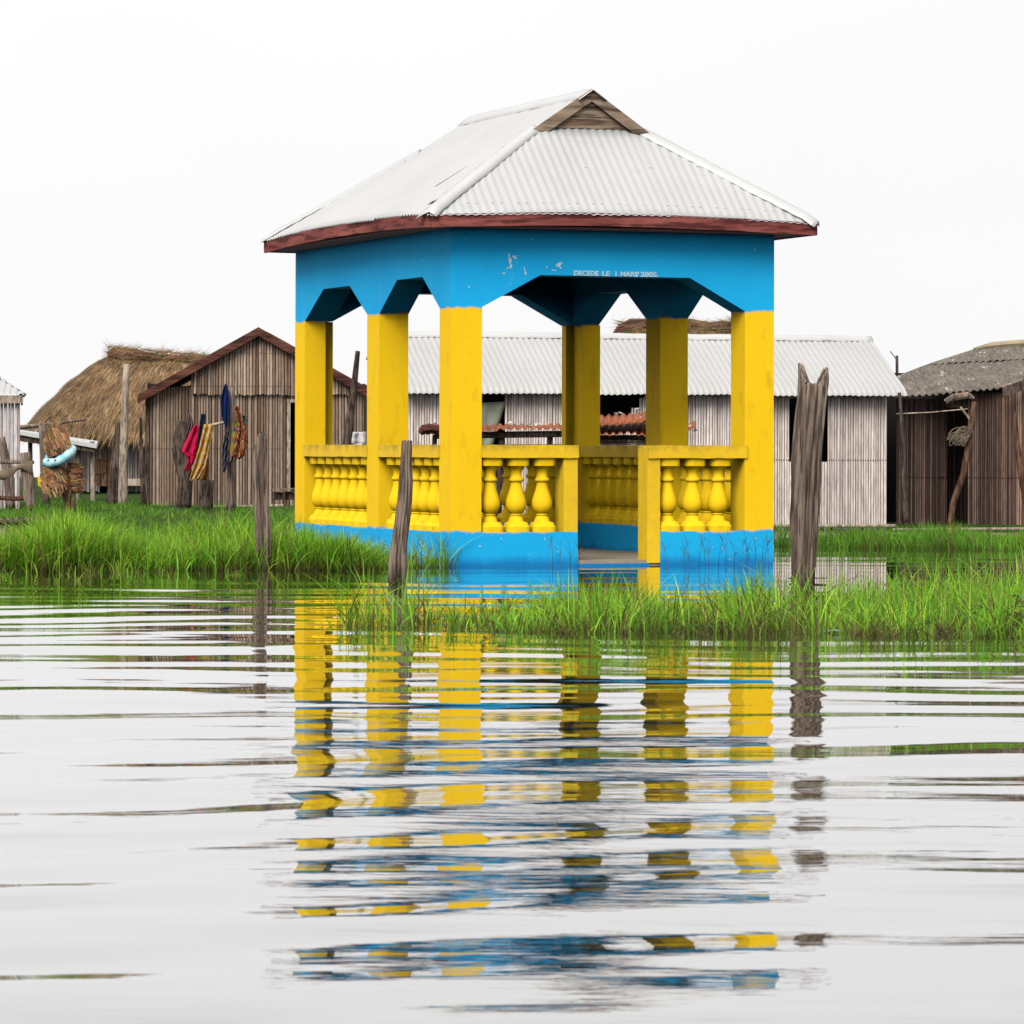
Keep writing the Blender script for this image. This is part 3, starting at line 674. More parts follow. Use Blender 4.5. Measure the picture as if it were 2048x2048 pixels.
# ---------------------------------------------------------------- huts
def stalk_wall(name, A, B, z0, z1, pitch, cols, parent, holes=(), pegs=(), seed=0, mat='stalk', zb=None, depth=.5, gapc=.0):
    """wall of upright dry stalks between ground points A and B; z0 number, z1 number or function of 0..1"""
    A, B = Vector((A[0], A[1], 0)), Vector((B[0], B[1], 0)); d = (B-A); Ln = d.length; d.normalize(); nrm = Vector((d.y, -d.x, 0))
    r = random.Random(seed); mb = MB(); s_ = 0; i = 0
    while s_ < Ln:
        wd = pitch*r.uniform(.75, 1.2); wd = min(wd, Ln-s_)
        if wd < pitch*.3: break
        t = (s_+wd/2)/Ln; top = z1(t) if callable(z1) else z1; bot = (z0(t) if callable(z0) else z0)-r.uniform(0, .03)
        c = Vector(r.choice(cols))*r.uniform(.84, 1.1)*(1+.25*nv(s_*1.3+seed)); c = tuple(c)
        iv = [(bot, top-r.uniform(0, .006))]
        for (h0, h1, hz0, hz1) in holes:
            if h0 < s_+wd/2 < h1:
                iv = [x for a, b in iv for x in ((a, min(b, hz0)), (max(a, hz1), b)) if x[1]-x[0] > .01]
        pr = r.uniform(-.004, .006); tl = r.uniform(-.006, .006)
        for a, b in iv:
            vs = []; rr = wd*.47
            for zi, z in enumerate((a, b)):
                for k in range(5):
                    th = math.pi*(k/4); x = -math.cos(th)*rr; y = math.sin(th)*rr*depth*1.6+pr
                    p = A+d*(s_+wd/2+x+tl*(zi-.5))+nrm*y; vs.append((p.x, p.y, z))
            mb.add(vs, [(k, k+1, 6+k, 5+k) for k in range(4)]+[(5, 6, 7, 8, 9)], c)
            for pz in pegs:
                zz_ = pz+.006*nv(s_*3)
                if a < zz_ < b:
                    p = A+d*(s_+wd/2-.005)+nrm*(rr*depth*1.6+pr-.003); mb.box((p.x, p.y, zz_), d*.010, nrm*.008, Zv*.014, (.01, .008, .008))
        s_ += wd*1.10; i += 1
    return mb.build(name, mat, parent, smooth=False)
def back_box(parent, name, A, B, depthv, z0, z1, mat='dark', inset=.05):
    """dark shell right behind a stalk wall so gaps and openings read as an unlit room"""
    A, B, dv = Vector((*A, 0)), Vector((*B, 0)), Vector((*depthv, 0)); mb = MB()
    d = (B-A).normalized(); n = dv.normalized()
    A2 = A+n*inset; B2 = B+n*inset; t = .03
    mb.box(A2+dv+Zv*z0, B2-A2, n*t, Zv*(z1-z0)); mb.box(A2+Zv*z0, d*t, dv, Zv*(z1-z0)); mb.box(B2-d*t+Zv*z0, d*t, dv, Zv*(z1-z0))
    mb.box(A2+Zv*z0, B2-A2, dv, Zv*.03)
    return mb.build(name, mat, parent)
PALE = [(.74, .63, .57), (.80, .70, .645), (.66, .555, .50), (.82, .73, .68), (.70, .60, .54)]
MID = [(.27, .19, .135), (.34, .245, .18), (.20, .135, .095), (.39, .30, .23), (.15, .10, .07)]
DARK = [(.17, .105, .08), (.22, .14, .105), (.11, .066, .052), (.27, .185, .14), (.07, .042, .034)]
GREY = [(.36, .32, .31), (.42, .38, .36), (.26, .22, .21), (.47, .43, .40)]

# long pale hut behind the pavilion
th = math.radians(14.5); e = Vector((math.cos(th), math.sin(th), 0)); nb = Vector((-math.sin(th), math.cos(th), 0))
ER = P(1815, 791, 50.4); ZEv = ER.z; ER2 = Vector((ER.x, ER.y, 0)); LEN = 6.63; EL = ER2-e*LEN
hut = empty('long_hut', (EL.lerp(ER2, .5)).to_tuple()[:2]+(0,), 'long pale stalk walled hut with white corrugated roof right behind the pavilion', 'hut')
run = 1.5; zr = P(1747, 674, 50.4+run*.97).z
mb = MB()
def lz(s_, r): # the sheets sag at the verge
    return ZEv+(zr-ZEv)*(max(r, 0)/run)**.9+min(r, 0)*.5
def lrun(s_): return run
corr(mb, 0, LEN, -.02, lrun, lambda s_, r: EL+e*(s_+.02*nv(r*3))+nb*r, lz, amp=.007, pitch=.078, rows=10, seed=5, uneven=.03)
corr(mb, 0, LEN, -.02, lrun, lambda s_, r: EL+e*s_+nb*(run+.55*(1-r/run)), lambda s_, r: zr-.35*(1-max(r, 0)/run), amp=.007, pitch=.078, rows=4, seed=6)
lr = mb.build('roof', 'roof_far', hut, smooth=True, solid=.002)
mb = MB(); vs = []; fs = []
for i in range(61):
    p = EL+e*(-.02+(LEN+.05)*i/60)+nb*run; k = .01*nv(i*.4)
    vs += [p-nb*.15+Zv*(zr-.075+k+.012+.006*math.sin(i*2.1)), p-nb*.05+Zv*(zr+.012+k), p+nb*.06+Zv*(zr+.012+k), p+nb*.15+Zv*(zr-.05+k)]
for i in range(60):
    for j in range(3): fs.append((i*4+j, i*4+4+j, i*4+5+j, i*4+1+j))
mb.add(vs, fs); mb.build('ridge_cap', 'roof_flat', lr, smooth=True, solid=.003)
wa = EL+e*.03+nb*.22; wb = ER2-e*.20+nb*.22; WL = (wb-wa).length
def sx(px):                                       # distance along the wall for a photo column
    k = (px-1024)/F; return (k*wa.y-wa.x)/(e.x-k*e.y)
def wzl(py, px): return H+(HY-py)*(wa.y+e.y*sx(px))/F
stalk_wall('wall', (wa.x, wa.y), (wb.x, wb.y), .02, ZEv+.09, .033, PALE, hut,
           holes=[(sx(958), sx(1012), wzl(890, 985), 2), (sx(1203), sx(1262), wzl(835, 1240), 2), (sx(1262), sx(1276), wzl(815, 1240), 2), (sx(1276), sx(1290), wzl(795, 1240), 2), (sx(1581), sx(1653), wzl(922, 1650), wzl(795, 1650))],
           pegs=(.88,), seed=3)
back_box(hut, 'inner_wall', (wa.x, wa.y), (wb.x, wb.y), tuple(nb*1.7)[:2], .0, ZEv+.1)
mb = MB(); p0 = wa+e*sx(957)-nb*.03; p1 = wa+e*sx(1010)-nb*.03; vs = []; fs = []
for j in range(9):
    for i in range(7):
        t, s_ = i/6, j/8; p = (p0+Zv*wzl(806, 985)).lerp(p1+Zv*wzl(803, 1005), t)
        p += Zv*(-.62*s_)+e*(-.18*s_*t*1.0)+nb*-.02*math.sin(t*9+s_*2)
        vs.append(p)
for j in range(8):
    for i in range(6): fs.append((j*7+i, j*7+i+1, j*7+8+i, j*7+7+i))
mb.add(vs, fs); mb.build('tarp_curtain', 'tarp', hut, smooth=True, solid=.004)
mb = MB(); mb.tube([wa-nb*.06-e*.1+Zv*.05, wb-nb*.06+e*.1+Zv*.045], .022, 8, rough=.2); mb.build('sill_pole', 'bamboo', hut)

# low rusty shelter in front of the long hut
Ys = 46.5
sh = empty('rusty_shelter', (XP(1120, Ys), Ys, 0), 'low lean-to with ragged rusty corrugated sheets in front of the long hut', 'shelter')
mb = MB()
def rusty_strip(px0, px1, yf0, yf1, yb0, yb1, seed, dY=1.3, pitch=.085, amp=.016, ends=.02):
    n = int((px1-px0)*Ys/F/(pitch/6)); vs = []; fs = []; rows = 6
    for i in range(n+1):
        t = i/n; s_ = t*(px1-px0)*Ys/F
        for j in range(rows+1):
            w_ = j/rows; px = px0+(px1-px0)*t; yy = (yf0+(yf1-yf0)*t)*(1-w_)+(yb0+(yb1-yb0)*t)*w_; Y = Ys+dY*w_+.06*nv(s_*2+seed)*(1-w_)
            p = P(px, yy, Y); p.z += amp*math.cos(2*math.pi*s_/pitch)+.025*nv(s_*2.2+seed, w_*2)
            if j == 0: p.z += ends*nv(s_*5+seed, 4)
            vs.append(p)
    for i in range(n):
        for j in range(rows): a = i*(rows+1)+j; fs.append((a, a+rows+1, a+rows+2, a+1))
    mb.add(vs, fs)
rusty_strip(856, 1150, 862, 857, 848, 850, 1)
rusty_strip(1140, 1330, 866, 872, 848, 828, 2, dY=1.6)
rusty_strip(1300, 1392, 868, 858, 850, 845, 3, dY=.8)
rusty_strip(1160, 1340, 850, 842, 838, 818, 4, dY=1.0)
sroof = mb.build('roof', 'rust', sh, smooth=True, solid=.004)
mb = MB(); mb.tube([P(838, 866, Ys), P(846, 856, Ys), P(862, 854, Ys), P(890, 860, Ys)], [.03, .06, .055, .04], 9, rough=1.6, seed=3, sub=3); mb.build('crumpled_sheet', 'rakewood', sroof)
mb = MB()
for px, top, tilt in ((870, 870, -14), (1003, 868, -8), (1100, 868, -10), (1155, 868, 0), (1290, 872, 6), (1302, 872, -4), (1345, 866, 0)):
    a = P(px, top, Ys+.2); b = Vector((XP(px+tilt, Ys+.2), Ys+.2, .0)); mb = MB(); mb.tube([b, a], [.035, .03], 8, rough=.3, seed=px, sub=3); mb.build('post', 'darkwood', sh)
for (a, b, r) in (((860, 894), (1180, 893), .03), ((1180, 892), (1340, 890), .035), ((868, 872), (1160, 868), .04), ((1190, 882), (1340, 884), .02)):
    mb = MB(); mb.tube([P(a[0], a[1], Ys+.15), P(b[0], b[1], Ys+.15)], r, 8, rough=.3, seed=a[0], sub=6); mb.build('beam', 'darkwood', sh)
mb = MB(); mb.box(P(1196, 896, Ys+1.6), P(1312, 896, Ys+1.6)-P(1196, 896, Ys+1.6), (0, .03, 0), (0, 0, .16)); mb.build('back_board', 'darkwood', sh)
lk = random.Random(4)
for i, (px, py, sc) in enumerate(((1017, 846, .05), (1028, 850, .03), (1060, 852, .04), (1075, 849, .05), (1085, 848, .03), (1298, 818, .06), (1308, 824, .045), (1275, 818, .035), (1243, 826, .035), (1232, 828, .03), (1275, 838, .06), (1288, 844, .04), (1306, 838, .05), (1385, 854, .05), (1393, 862, .045))):
    mb = MB(); p = P(px, py, Ys+.5); n = 7; pts = []
    vs = [p+Vector((sc*lk.uniform(-1, 1), sc*lk.uniform(-.6, .6), sc*lk.uniform(-.3, .55))) for _ in range(8)]
    mb.add(vs, [(0, 1, 2), (0, 2, 3), (0, 3, 4), (4, 5, 6), (1, 5, 2), (2, 6, 7), (3, 7, 0), (5, 6, 2), (7, 3, 6)])
    o = mb.build('scrap', 'litter', None, solid=.004, origin=p)
    tag(o, 'pale crumpled scrap lying on the rusty shelter roof', 'scrap', 'pale scraps on the rusty roof')

# gable hut on the left
Yg = 66.0
gh = empty('gable_hut', (XP(510, Yg), Yg, 0), 'brown stalk walled hut with rusty gable roof left of the pavilion', 'hut')
pk = P(518, 660, Yg); el = P(277, 795, Yg); er = P(738, 782, Yg)
def gtop(px):
    return P(px, 665+(795-665)*(518-px)/241 if px < 518 else 665+(785-665)*(px-518)/220, Yg).z
wl, wr = XP(292, Yg), XP(727, Yg)
def gtopx(x): return gtop(x*F/Yg+1024)
stalk_wall('wall', (wl, Yg+.1), (wr, Yg+.1), .05, lambda t: min(P(0, 772, Yg).z, gtopx(wl+(wr-wl)*t)-.05), .047, MID, gh,
           holes=[(XP(581, Yg)-wl, XP(655, Yg)-wl, .3, P(0, 806, Yg).z)], seed=9, pegs=(1.0,))
ul, ur = XP(381, Yg), XP(702, Yg)
stalk_wall('gable_panel', (ul, Yg+.02), (ur, Yg+.02), P(0, 786, Yg).z, lambda t: gtopx(ul+(ur-ul)*t)-.02, .045, [tuple(x*1.12 for x in c) for c in MID], gh, seed=10, pegs=(P(0, 772, Yg).z, 2.6))
mb = MB(); mb.prism([Vector((ul, Yg+.07, P(0, 786, Yg).z)), Vector((ur, Yg+.07, P(0, 786, Yg).z)), Vector((ur, Yg+.07, gtopx(ur)-.03)), Vector((pk.x, Yg+.07, pk.z-.05)), Vector((ul, Yg+.07, gtopx(ul)-.03))], (0, .02, 0)); mb.build('gable_backing', 'dark', gh)  # dark sheet added so the gaps between stalks look unlit
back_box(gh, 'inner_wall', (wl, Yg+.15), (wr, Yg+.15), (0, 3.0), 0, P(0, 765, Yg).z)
def slab(mb, a, b, back, t, ov=0): # roof plane from point a (low) to b (peak), going back
    mb.prism([a, b, b+Zv*t, a+Zv*t], (0, back, 0))
mb = MB(); slab(mb, el+Vector((0, -.12, .0)), pk+Vector((0, -.12, 0)), 3.4, .035); slab(mb, pk+Vector((.002, -.12, 0)), er+Vector((0, -.12, 0)), 3.4, .035)
gr = mb.build('roof', 'rust', gh)
mb = MB(); mb.prism([Vector((el.x+.15, Yg+3.2, 0)), Vector((er.x-.15, Yg+3.2, 0)), Vector((er.x-.15, Yg+3.2, er.z)), pk+Vector((0, 3.2, -.05)), Vector((el.x+.15, Yg+3.2, el.z))], (0, .03, 0)); mb.build('back_wall', 'dark', gh)
for a, b in ((el, pk), (pk, er)):
    mb = MB(); d = Zv*-.15; a2 = a+Vector((0, -.155, .045)); b2 = b+Vector((0, -.155, .045)); mb.prism([a2+d, b2+d, b2, a2], (0, .03, 0)); mb.build('rake_board', 'rakewood', gr)
mb = MB(); x0, x1, zt = XP(577, Yg), XP(660, Yg), P(0, 803, Yg).z
mb.box((x0-.03, Yg+.02, .3), (.06, 0, 0), (0, .05, 0), (0, 0, zt-.3)); mb.box((x0-.03, Yg+.02, zt), (x1-x0, 0, 0), (0, .05, 0), (0, 0, .05)); mb.build('door_frame', 'bamboo', gh)
mb = MB(); mb.box((wl-.02, Yg+.06, .02), (.06, 0, 0), (0, .06, 0), (0, 0, P(0, 790, Yg).z)); mb.build('corner_post', 'darkwood', gh)
for i, (a, b) in enumerate((((330, 1018), (570, 1012)), ((372, 1026), (585, 1019)))):
    mb = MB(); mb.tube([P(a[0], a[1], Yg-1-i), P(b[0], b[1], Yg-1-i)], .035, 8, rough=.4, sub=6, seed=i)
    tag(mb.build('log', 'bamboo', None, origin=P(a[0], a[1], Yg-1-i)), ['pale straight log lying in grass against the foot of the gable hut', 'pale log lying nearer in the grass before the gable hut'][i], 'log')
# dark bench right beside it
bn = empty('bench', (XP(565, 60), 60, 0), 'dark wooden bench standing between the gable hut and pavilion corner', 'bench')
mb = MB(); mb.box(P(541, 982, 60), P(590, 980, 60)-P(541, 982, 60), (0, .3, 0), (0, 0, .03)); mb.build('seat', 'driftwood', bn)
mb = MB(); mb.box(P(543, 1000, 60.1), P(592, 1000, 60.1)-P(543, 1000, 60.1), (0, .02, 0), (0, 0, .12)); mb.build('apron', 'darkwood', bn)
for px in (545, 566, 588):
    mb = MB(); a = P(px, 982, 60); mb.box((a.x, 60, -.02), (.03, 0, 0), (0, .03, 0), (0, 0, a.z)); mb.build('leg', 'darkwood', bn)

# thatched huts
THC = [(.29, .18, .09), (.35, .225, .115), (.22, .135, .07), (.40, .27, .15), (.15, .09, .05), (.33, .195, .075)]
def thatch(name, parent, surf, N, seed, length=.5, wd=.016, lift=.05, colr=THC):
    """strands laid down the slope of a curved roof surface; surf(s,t): t=0 ridge, t=1 eave"""
    r = random.Random(seed); mb = MB(); ns, nt = 30, 12; vs = []; fs = []
    for i in range(ns+1):
        for j in range(nt+1):
            p = surf(i/ns, j/nt); p = p+Zv*(.03*nv(p.x*3, p.y*3, p.z*3)); vs.append(p)
    for i in range(ns):
        for j in range(nt): a = i*(nt+1)+j; fs.append((a, a+nt+1, a+nt+2, a+1))
    mb.add(vs, fs, (.14, .085, .05))
    for k in range(N):
        s_, t = r.random(), r.random()**.85*1.0; p = surf(s_, t); d = (surf(s_, min(t+.02, 1.02))-surf(s_, max(0, t-.02))).normalized(); sd_ = (surf(min(s_+.01, 1), t)-surf(max(0, s_-.01), t)).normalized()
        nn = d.cross(sd_).normalized(); nn = nn if nn.z > 0 else -nn
        l = length*r.uniform(.4, 1.1); w_ = wd*r.uniform(.5, 1.3); dd = (d+sd_*r.uniform(-.22, .22)).normalized(); ln = lift*(.6+1.2*nv(p.x*2+seed, p.z*2)+r.uniform(-.2, .5))
        a = p+nn*max(.004, ln*.3); b = p+dd*l*.55+nn*max(.01, ln); c = p+dd*l+nn*max(.0, ln*.5)-Zv*.03*r.random()
        col = tuple(x*k_ for x in r.choice(colr)) if (k_ := r.uniform(.75, 1.2)) else None; sd2 = sd_*w_*.5
        mb.add([a-sd2, a+sd2, b-sd2, b+sd2, c], [(0, 1, 3, 2), (2, 3, 4)], col)
    return mb.build(name, 'thatch', parent)
Yt = 82.0
th1 = empty('thatched_hut', (XP(220, Yt), Yt, 0), 'thatched hut with shaggy brown straw roof behind the laundry at far left', 'hut')
def surf1(s_, t):
    # first third of s wraps the left hip end, the rest is the front slope
    if s_ < .38:
        q_ = s_/.38; e0 = P(48, 856, Yt+2.6); e1 = P(78, 858, Yt-.2); ea = e0.lerp(e1, q_); ea.x += .25*math.sin(q_*math.pi)*-.1
        rd = P(222, 712, Yt+1.3)
    else:
        q_ = (s_-.38)/.62; ea = P(78+(430-78)*q_, 858+3*math.sin(q_*14), Yt-.2); rd = P(222+(420-222)*q_, 712+8*q_, Yt+1.3)
    p = rd.lerp(ea, t); bul = math.sin(t*math.pi)*.13; p.z += bul; p.y -= bul*.4
    return p
tr_ = thatch('roof', th1, surf1, 13000, 5, .6, .014)
mb = MB(); r6 = random.Random(2)
mb.tube([P(216, 712, Yt+1.2), P(232, 708, Yt+1.2), P(260, 708, Yt+1.2), P(300, 714, Yt+1.2), P(345, 718, Yt+1.2), P(420, 722, Yt+1.2)], [.10, .14, .13, .10, .09, .09], 12, rough=.5, seed=2, sub=5, col=(.16, .085, .045))
for k in range(1500):
    q_ = r6.random(); px = 214+206*q_; c = P(px, 708+14*q_, Yt+1.2); a = r6.uniform(0, math.pi*2); rr = .14-.04*q_
    p = c+Vector((0, math.cos(a)*rr, math.sin(a)*rr)); d = Vector((r6.uniform(-1, 1), math.cos(a)*.4*r6.random(), math.sin(a)*.4*r6.random()+.1)).normalized()*r6.uniform(.1, .3)
    mb.add([p, p+Zv*.012, p+d], [(0, 1, 2)], tuple(x*r6.uniform(.5, 1.4) for x in r6.choice(THC)))
mb.build('ridge_roll', 'thatch', tr_)
tl, trr = XP(100, Yt+.5), XP(420, Yt+.5)
stalk_wall('wall', (tl, Yt+.5), (trr, Yt+.5), .12, P(0, 868, Yt+.5).z, .05, GREY, th1, holes=[(XP(201, Yt+.5)-tl, XP(232, Yt+.5)-tl, 0, 1.5)], seed=14)
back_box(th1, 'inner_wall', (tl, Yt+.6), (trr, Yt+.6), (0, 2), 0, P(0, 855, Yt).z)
mb = MB(); a = P(202, 918, Yt+.45); mb.box(a, (XP(232, Yt)-XP(202, Yt), 0, 0), (0, .04, 0), (0, 0, P(0, 866, Yt).z-a.z)); door = mb.build('door', 'driftwood', th1)
mb = MB(); a = P(199, 918, Yt+.40); zt = P(0, 863, Yt).z-a.z
mb.box(a, (.035, 0, 0), (0, .04, 0), (0, 0, zt)); mb.box(a+Vector((.36, 0, 0)), (.035, 0, 0), (0, .04, 0), (0, 0, zt)); mb.box(a+Zv*zt, (.395, 0, 0), (0, .04, 0), (0, 0, .03)); mb.build('door_frame', 'bamboo', th1)
mb = MB(); a = P(188, 972, Yt+.2)
for k in range(3): mb.box(a+Vector((k*.14, 0, 0)), (.125, 0, 0), (0, .03, 0), (0, 0, .58))
mb.box(a+Vector((0, -.02, .26)), (.41, 0, 0), (0, .02, 0), (0, 0, .035)); mb.box(a+Vector((0, -.02, .54)), (.41, 0, 0), (0, .02, 0), (0, 0, .035)); mb.build('lower_door', 'brownwood', th1)
mb = MB(); a = P(232, 972, Yt+.1); mb.box(a, (XP(281, Yt)-XP(232, Yt), 0, 0), (0, .3, 0), (0, 0, .15)); tag(mb.build('crate', 'bamboo', None, origin=a, bevel=.01), 'pale wooden crate against the wall of the thatched hut', 'crate')
# canopy
cn = empty('canopy', (XP(115, 72), 72, 0), 'flat white edged canopy on thin posts between leftmost and thatched huts', 'canopy')
mb = MB(); a0, a1, b0, b1 = P(30, 860, 71), P(193, 889, 71), P(30, 858, 73.5), P(196, 882, 73.5)
mb.add([a0, a1, b1, b0, a0-Zv*.07, a1-Zv*.07, b1-Zv*.07, b0-Zv*.07], [(0, 1, 2, 3), (7, 6, 5, 4), (0, 4, 5, 1), (1, 5, 6, 2), (2, 6, 7, 3), (3, 7, 4, 0)]); mb.build('roof_sheet', 'roof_flat', cn)
mb = MB(); mb.prism([a0-Zv*.19+Vector((0, .05, 0)), a1-Zv*.14+Vector((-.03, .05, 0)), a1-Zv*.073+Vector((-.03, .05, 0)), a0-Zv*.073+Vector((0, .05, 0))], (0, .05, 0)); mb.build('beam', 'darkwood', cn)
for px, m_ in ((184, 'bamboo'), (60, 'darkwood'), (155, 'driftwood')):
    mb = MB(); x = XP(px, 71.3); mb.tube([(x+.02, 71.3, 0), (x, 71.3, P(px, 885, 71.3).z+.02)], .042, 8, rough=.2, seed=px, sub=4); mb.build('post', m_, cn)
# roof of another thatched hut behind the long hut
th2 = empty('thatched_hut', (XP(1360, 72), 72, 0), 'thatched hut whose brown lumpy roof top shows above the long white roof', 'hut')
def surf2(s_, t):
    px = 1215+280*s_; rd = P(px, 646+3*math.sin(s_*9)-6*math.sin(s_*3.1), 72+1.2); ea = P(1215+290*s_, 860, 71.0)
    if s_ < .08: rd = rd-Zv*(.08-s_)*4.5
    p = rd.lerp(ea, t); p.z += math.sin(t*math.pi)*.12; return p
t2r = thatch('roof', th2, surf2, 4500, 8, .4, .02, colr=[tuple(x*.75 for x in c) for c in THC])
mb = MB(); mb.tube([P(1228, 668, 73), P(1245, 655, 73), P(1262, 648, 73), P(1300, 646, 73), P(1335, 656, 73), P(1365, 660, 73), P(1400, 655, 73), P(1440, 651, 73), P(1480, 652, 73), P(1510, 660, 73)], [.04, .09, .12, .10, .07, .06, .08, .10, .10, .05], 12, rough=.6, seed=6, sub=5, col=(.12, .065, .04))
for k in range(1600):
    q_ = r6.random(); px = 1240+250*q_; c = P(px, 655+5*math.sin(q_*11), 73); a = r6.uniform(0, math.pi*2); rr = .11
    p = c+Vector((0, math.cos(a)*rr, math.sin(a)*rr)); d = Vector((r6.uniform(-1, 1), math.cos(a)*.4*r6.random(), math.sin(a)*.3*r6.random())).normalized()*r6.uniform(.1, .28)
    mb.add([p, p+Zv*.011, p+d], [(0, 1, 2)], tuple(x*r6.uniform(.4, 1.3) for x in r6.choice(THC)))
mb.build('ridge_roll', 'thatch', t2r)
x0, x1 = XP(1225, 72), XP(1500, 72); stalk_wall('wall', (x0, 72), (x1, 72), .05, 1.4, .06, MID, th2, seed=21)

# leftmost hut, cut by the frame
Yl = 62.0
lh = empty('pale_hut', (XP(-150, Yl), Yl, 0), 'pale stalk hut with white sheet roof cut off by the left edge', 'hut')
stalk_wall('wall', (XP(-420, Yl), Yl), (XP(37, Yl), Yl), .05, P(0, 795, Yl).z, .055, [(.50, .44, .43), (.56, .50, .48), (.40, .34, .33)], lh, seed=31)
stalk_wall('wall', (XP(37, Yl), Yl), (XP(34, Yl+3), Yl+3), .05, P(0, 795, Yl).z, .055, PALE, lh, seed=32)
mb = MB(); A0 = Vector((XP(-440, Yl), Yl-.15, 0)); zz0 = P(50, 789, Yl).z
def lzr(s_, r): return zz0+.62*r
corr(mb, 0, XP(52, Yl)-A0.x, 0, lambda s_: min(1.6, max(.01, (XP(52, Yl)-A0.x-s_)*1.0)), lambda s_, r: A0+Vector((s_, r, 0)), lzr, amp=.013, pitch=.10, rows=6, seed=9, uneven=.03)
corr(mb, 0, 3.2, 0, lambda s_: min(1.6, s_, 3.2-s_)+.01, lambda s_, r: Vector((XP(52-5*s_/3, Yl-.15+s_)-r, Yl-.15+s_, 0)), lzr, amp=.013, pitch=.10, rows=6, seed=10)
lro = mb.build('roof', 'roof_far', lh, smooth=True, solid=.003)
mb = MB(); a = P(-420, 792, Yl-.12); mb.box((XP(-430, Yl), Yl-.13, zz0-.14), (XP(44, Yl)-XP(-430, Yl), 0, 0), (0, .03, 0), (0, 0, .125)); mb.box((XP(44, Yl), Yl-.13, zz0-.14), (.03, 0, 0), (XP(42, Yl+2.9)-XP(44, Yl), 3.0, 0), (0, 0, .125)); mb.build('fascia_board', 'bamboo', lro)

# right hut with dark weathered roof
Yr = 51.4
rh = empty('dark_hut', (XP(2000, Yr), Yr, 0), 'dark brown stalk hut with weathered grey corrugated roof at right edge', 'hut')
def eavey(px): return np.interp(px, [1690, 1826, 2002, 2046, 2200, 2300], [796, 792, 776, 764, 748, 740])
def ridgey(px): return np.interp(px, [1954, 2046, 2200, 2700], [699, 690, 684, 676])
def dark_roof(mb, t0, t1, px0, px1, amp, dz, seed):
    n = int((px1-px0)*Yr/F/.0125); rows = 8; vs = []; fs = []
    for i in range(n+1):
        pe = px0+(px1-px0)*i/n; s_ = (pe-px0)*Yr/F
        for j in range(rows+1):
            t = t0+(t1-t0)*j/rows+(.006*nv(s_*6+seed) if j in (0, rows) else 0); pt = pe+264
            p = P(pe*(1-t)+pt*t, eavey(pe)*(1-t)+ridgey(pt)*t-4*math.sin(t*math.pi), Yr-.25+2.2*t)
            p.z += amp*math.cos(2*math.pi*s_/.088)+dz+.012*nv(s_*3+seed, t*4); vs.append(p)
    for i in range(n):
        for j in range(rows): a = i*(rows+1)+j; fs.append((a, a+rows+1, a+rows+2, a+1))
    mb.add(vs, fs)
mb = MB(); dark_roof(mb, 0, .66, 1690, 2290, .016, 0, 1); dark_roof(mb, .60, 1.0, 1700, 2290, .014, .022, 2)
rr_ = mb.build('roof', 'asb', rh, smooth=True, solid=.006)
mb = MB(); mb.tube([P(1948, 700, Yr+1.8), P(1985, 694, Yr+1.8), P(2030, 690, Yr+1.8), P(2100, 688, Yr+1.8)], [.03, .06, .055, .06], 10, rough=.6, sub=6, seed=4, col=(.42, .34, .22)); mb.build('ridge_straw', 'thatch', rr_)
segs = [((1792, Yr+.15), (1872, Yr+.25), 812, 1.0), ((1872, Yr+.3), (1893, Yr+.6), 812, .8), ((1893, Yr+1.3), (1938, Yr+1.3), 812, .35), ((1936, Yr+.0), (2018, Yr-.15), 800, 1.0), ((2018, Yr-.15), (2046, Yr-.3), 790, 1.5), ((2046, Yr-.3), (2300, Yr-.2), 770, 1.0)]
for i, ((pa, ya), (pb, yb), tp, br) in enumerate(segs):
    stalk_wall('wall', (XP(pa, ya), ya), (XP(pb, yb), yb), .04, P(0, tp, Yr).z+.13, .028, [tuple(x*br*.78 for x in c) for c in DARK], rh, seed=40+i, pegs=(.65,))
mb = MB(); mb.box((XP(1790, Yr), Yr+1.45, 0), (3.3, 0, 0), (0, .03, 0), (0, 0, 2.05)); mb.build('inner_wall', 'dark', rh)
mb = MB(); mb.box(P(1892, 815, Yr+.05), (XP(1985, Yr)-XP(1892, Yr), 0, 0), (0, .06, 0), (0, 0, .12)); mb.build('lintel', 'darkwood', rh)
mb = MB(); mb.tube([P(1891, 804, Yr-.3), P(1905, 795, Yr-.3), P(1935, 790, Yr-.3), P(1948, 797, Yr-.3)], [.035, .05, .045, .02], 10, rough=.3, sub=4); mb.build('eave_bundle', 'driftwood', rh)
mb = MB(); a = P(2005, 795, Yr-.5); b = P(2060, 776, Yr-.5); mb.prism([a, b, b+Zv*.13, a+Zv*.13], (0, .03, 0)); mb.build('eave_board', 'darkwood', rh)
mb = MB(); mb.tube([P(1785, 1059, 49.5), P(2110, 1057, 49.5)], .016, 8, rough=.3, sub=6); tag(mb.build('floor_pole', 'bamboo', None, origin=P(1785, 1059, 49.5)), 'long pale pole lying along the foot of the dark hut', 'pole')

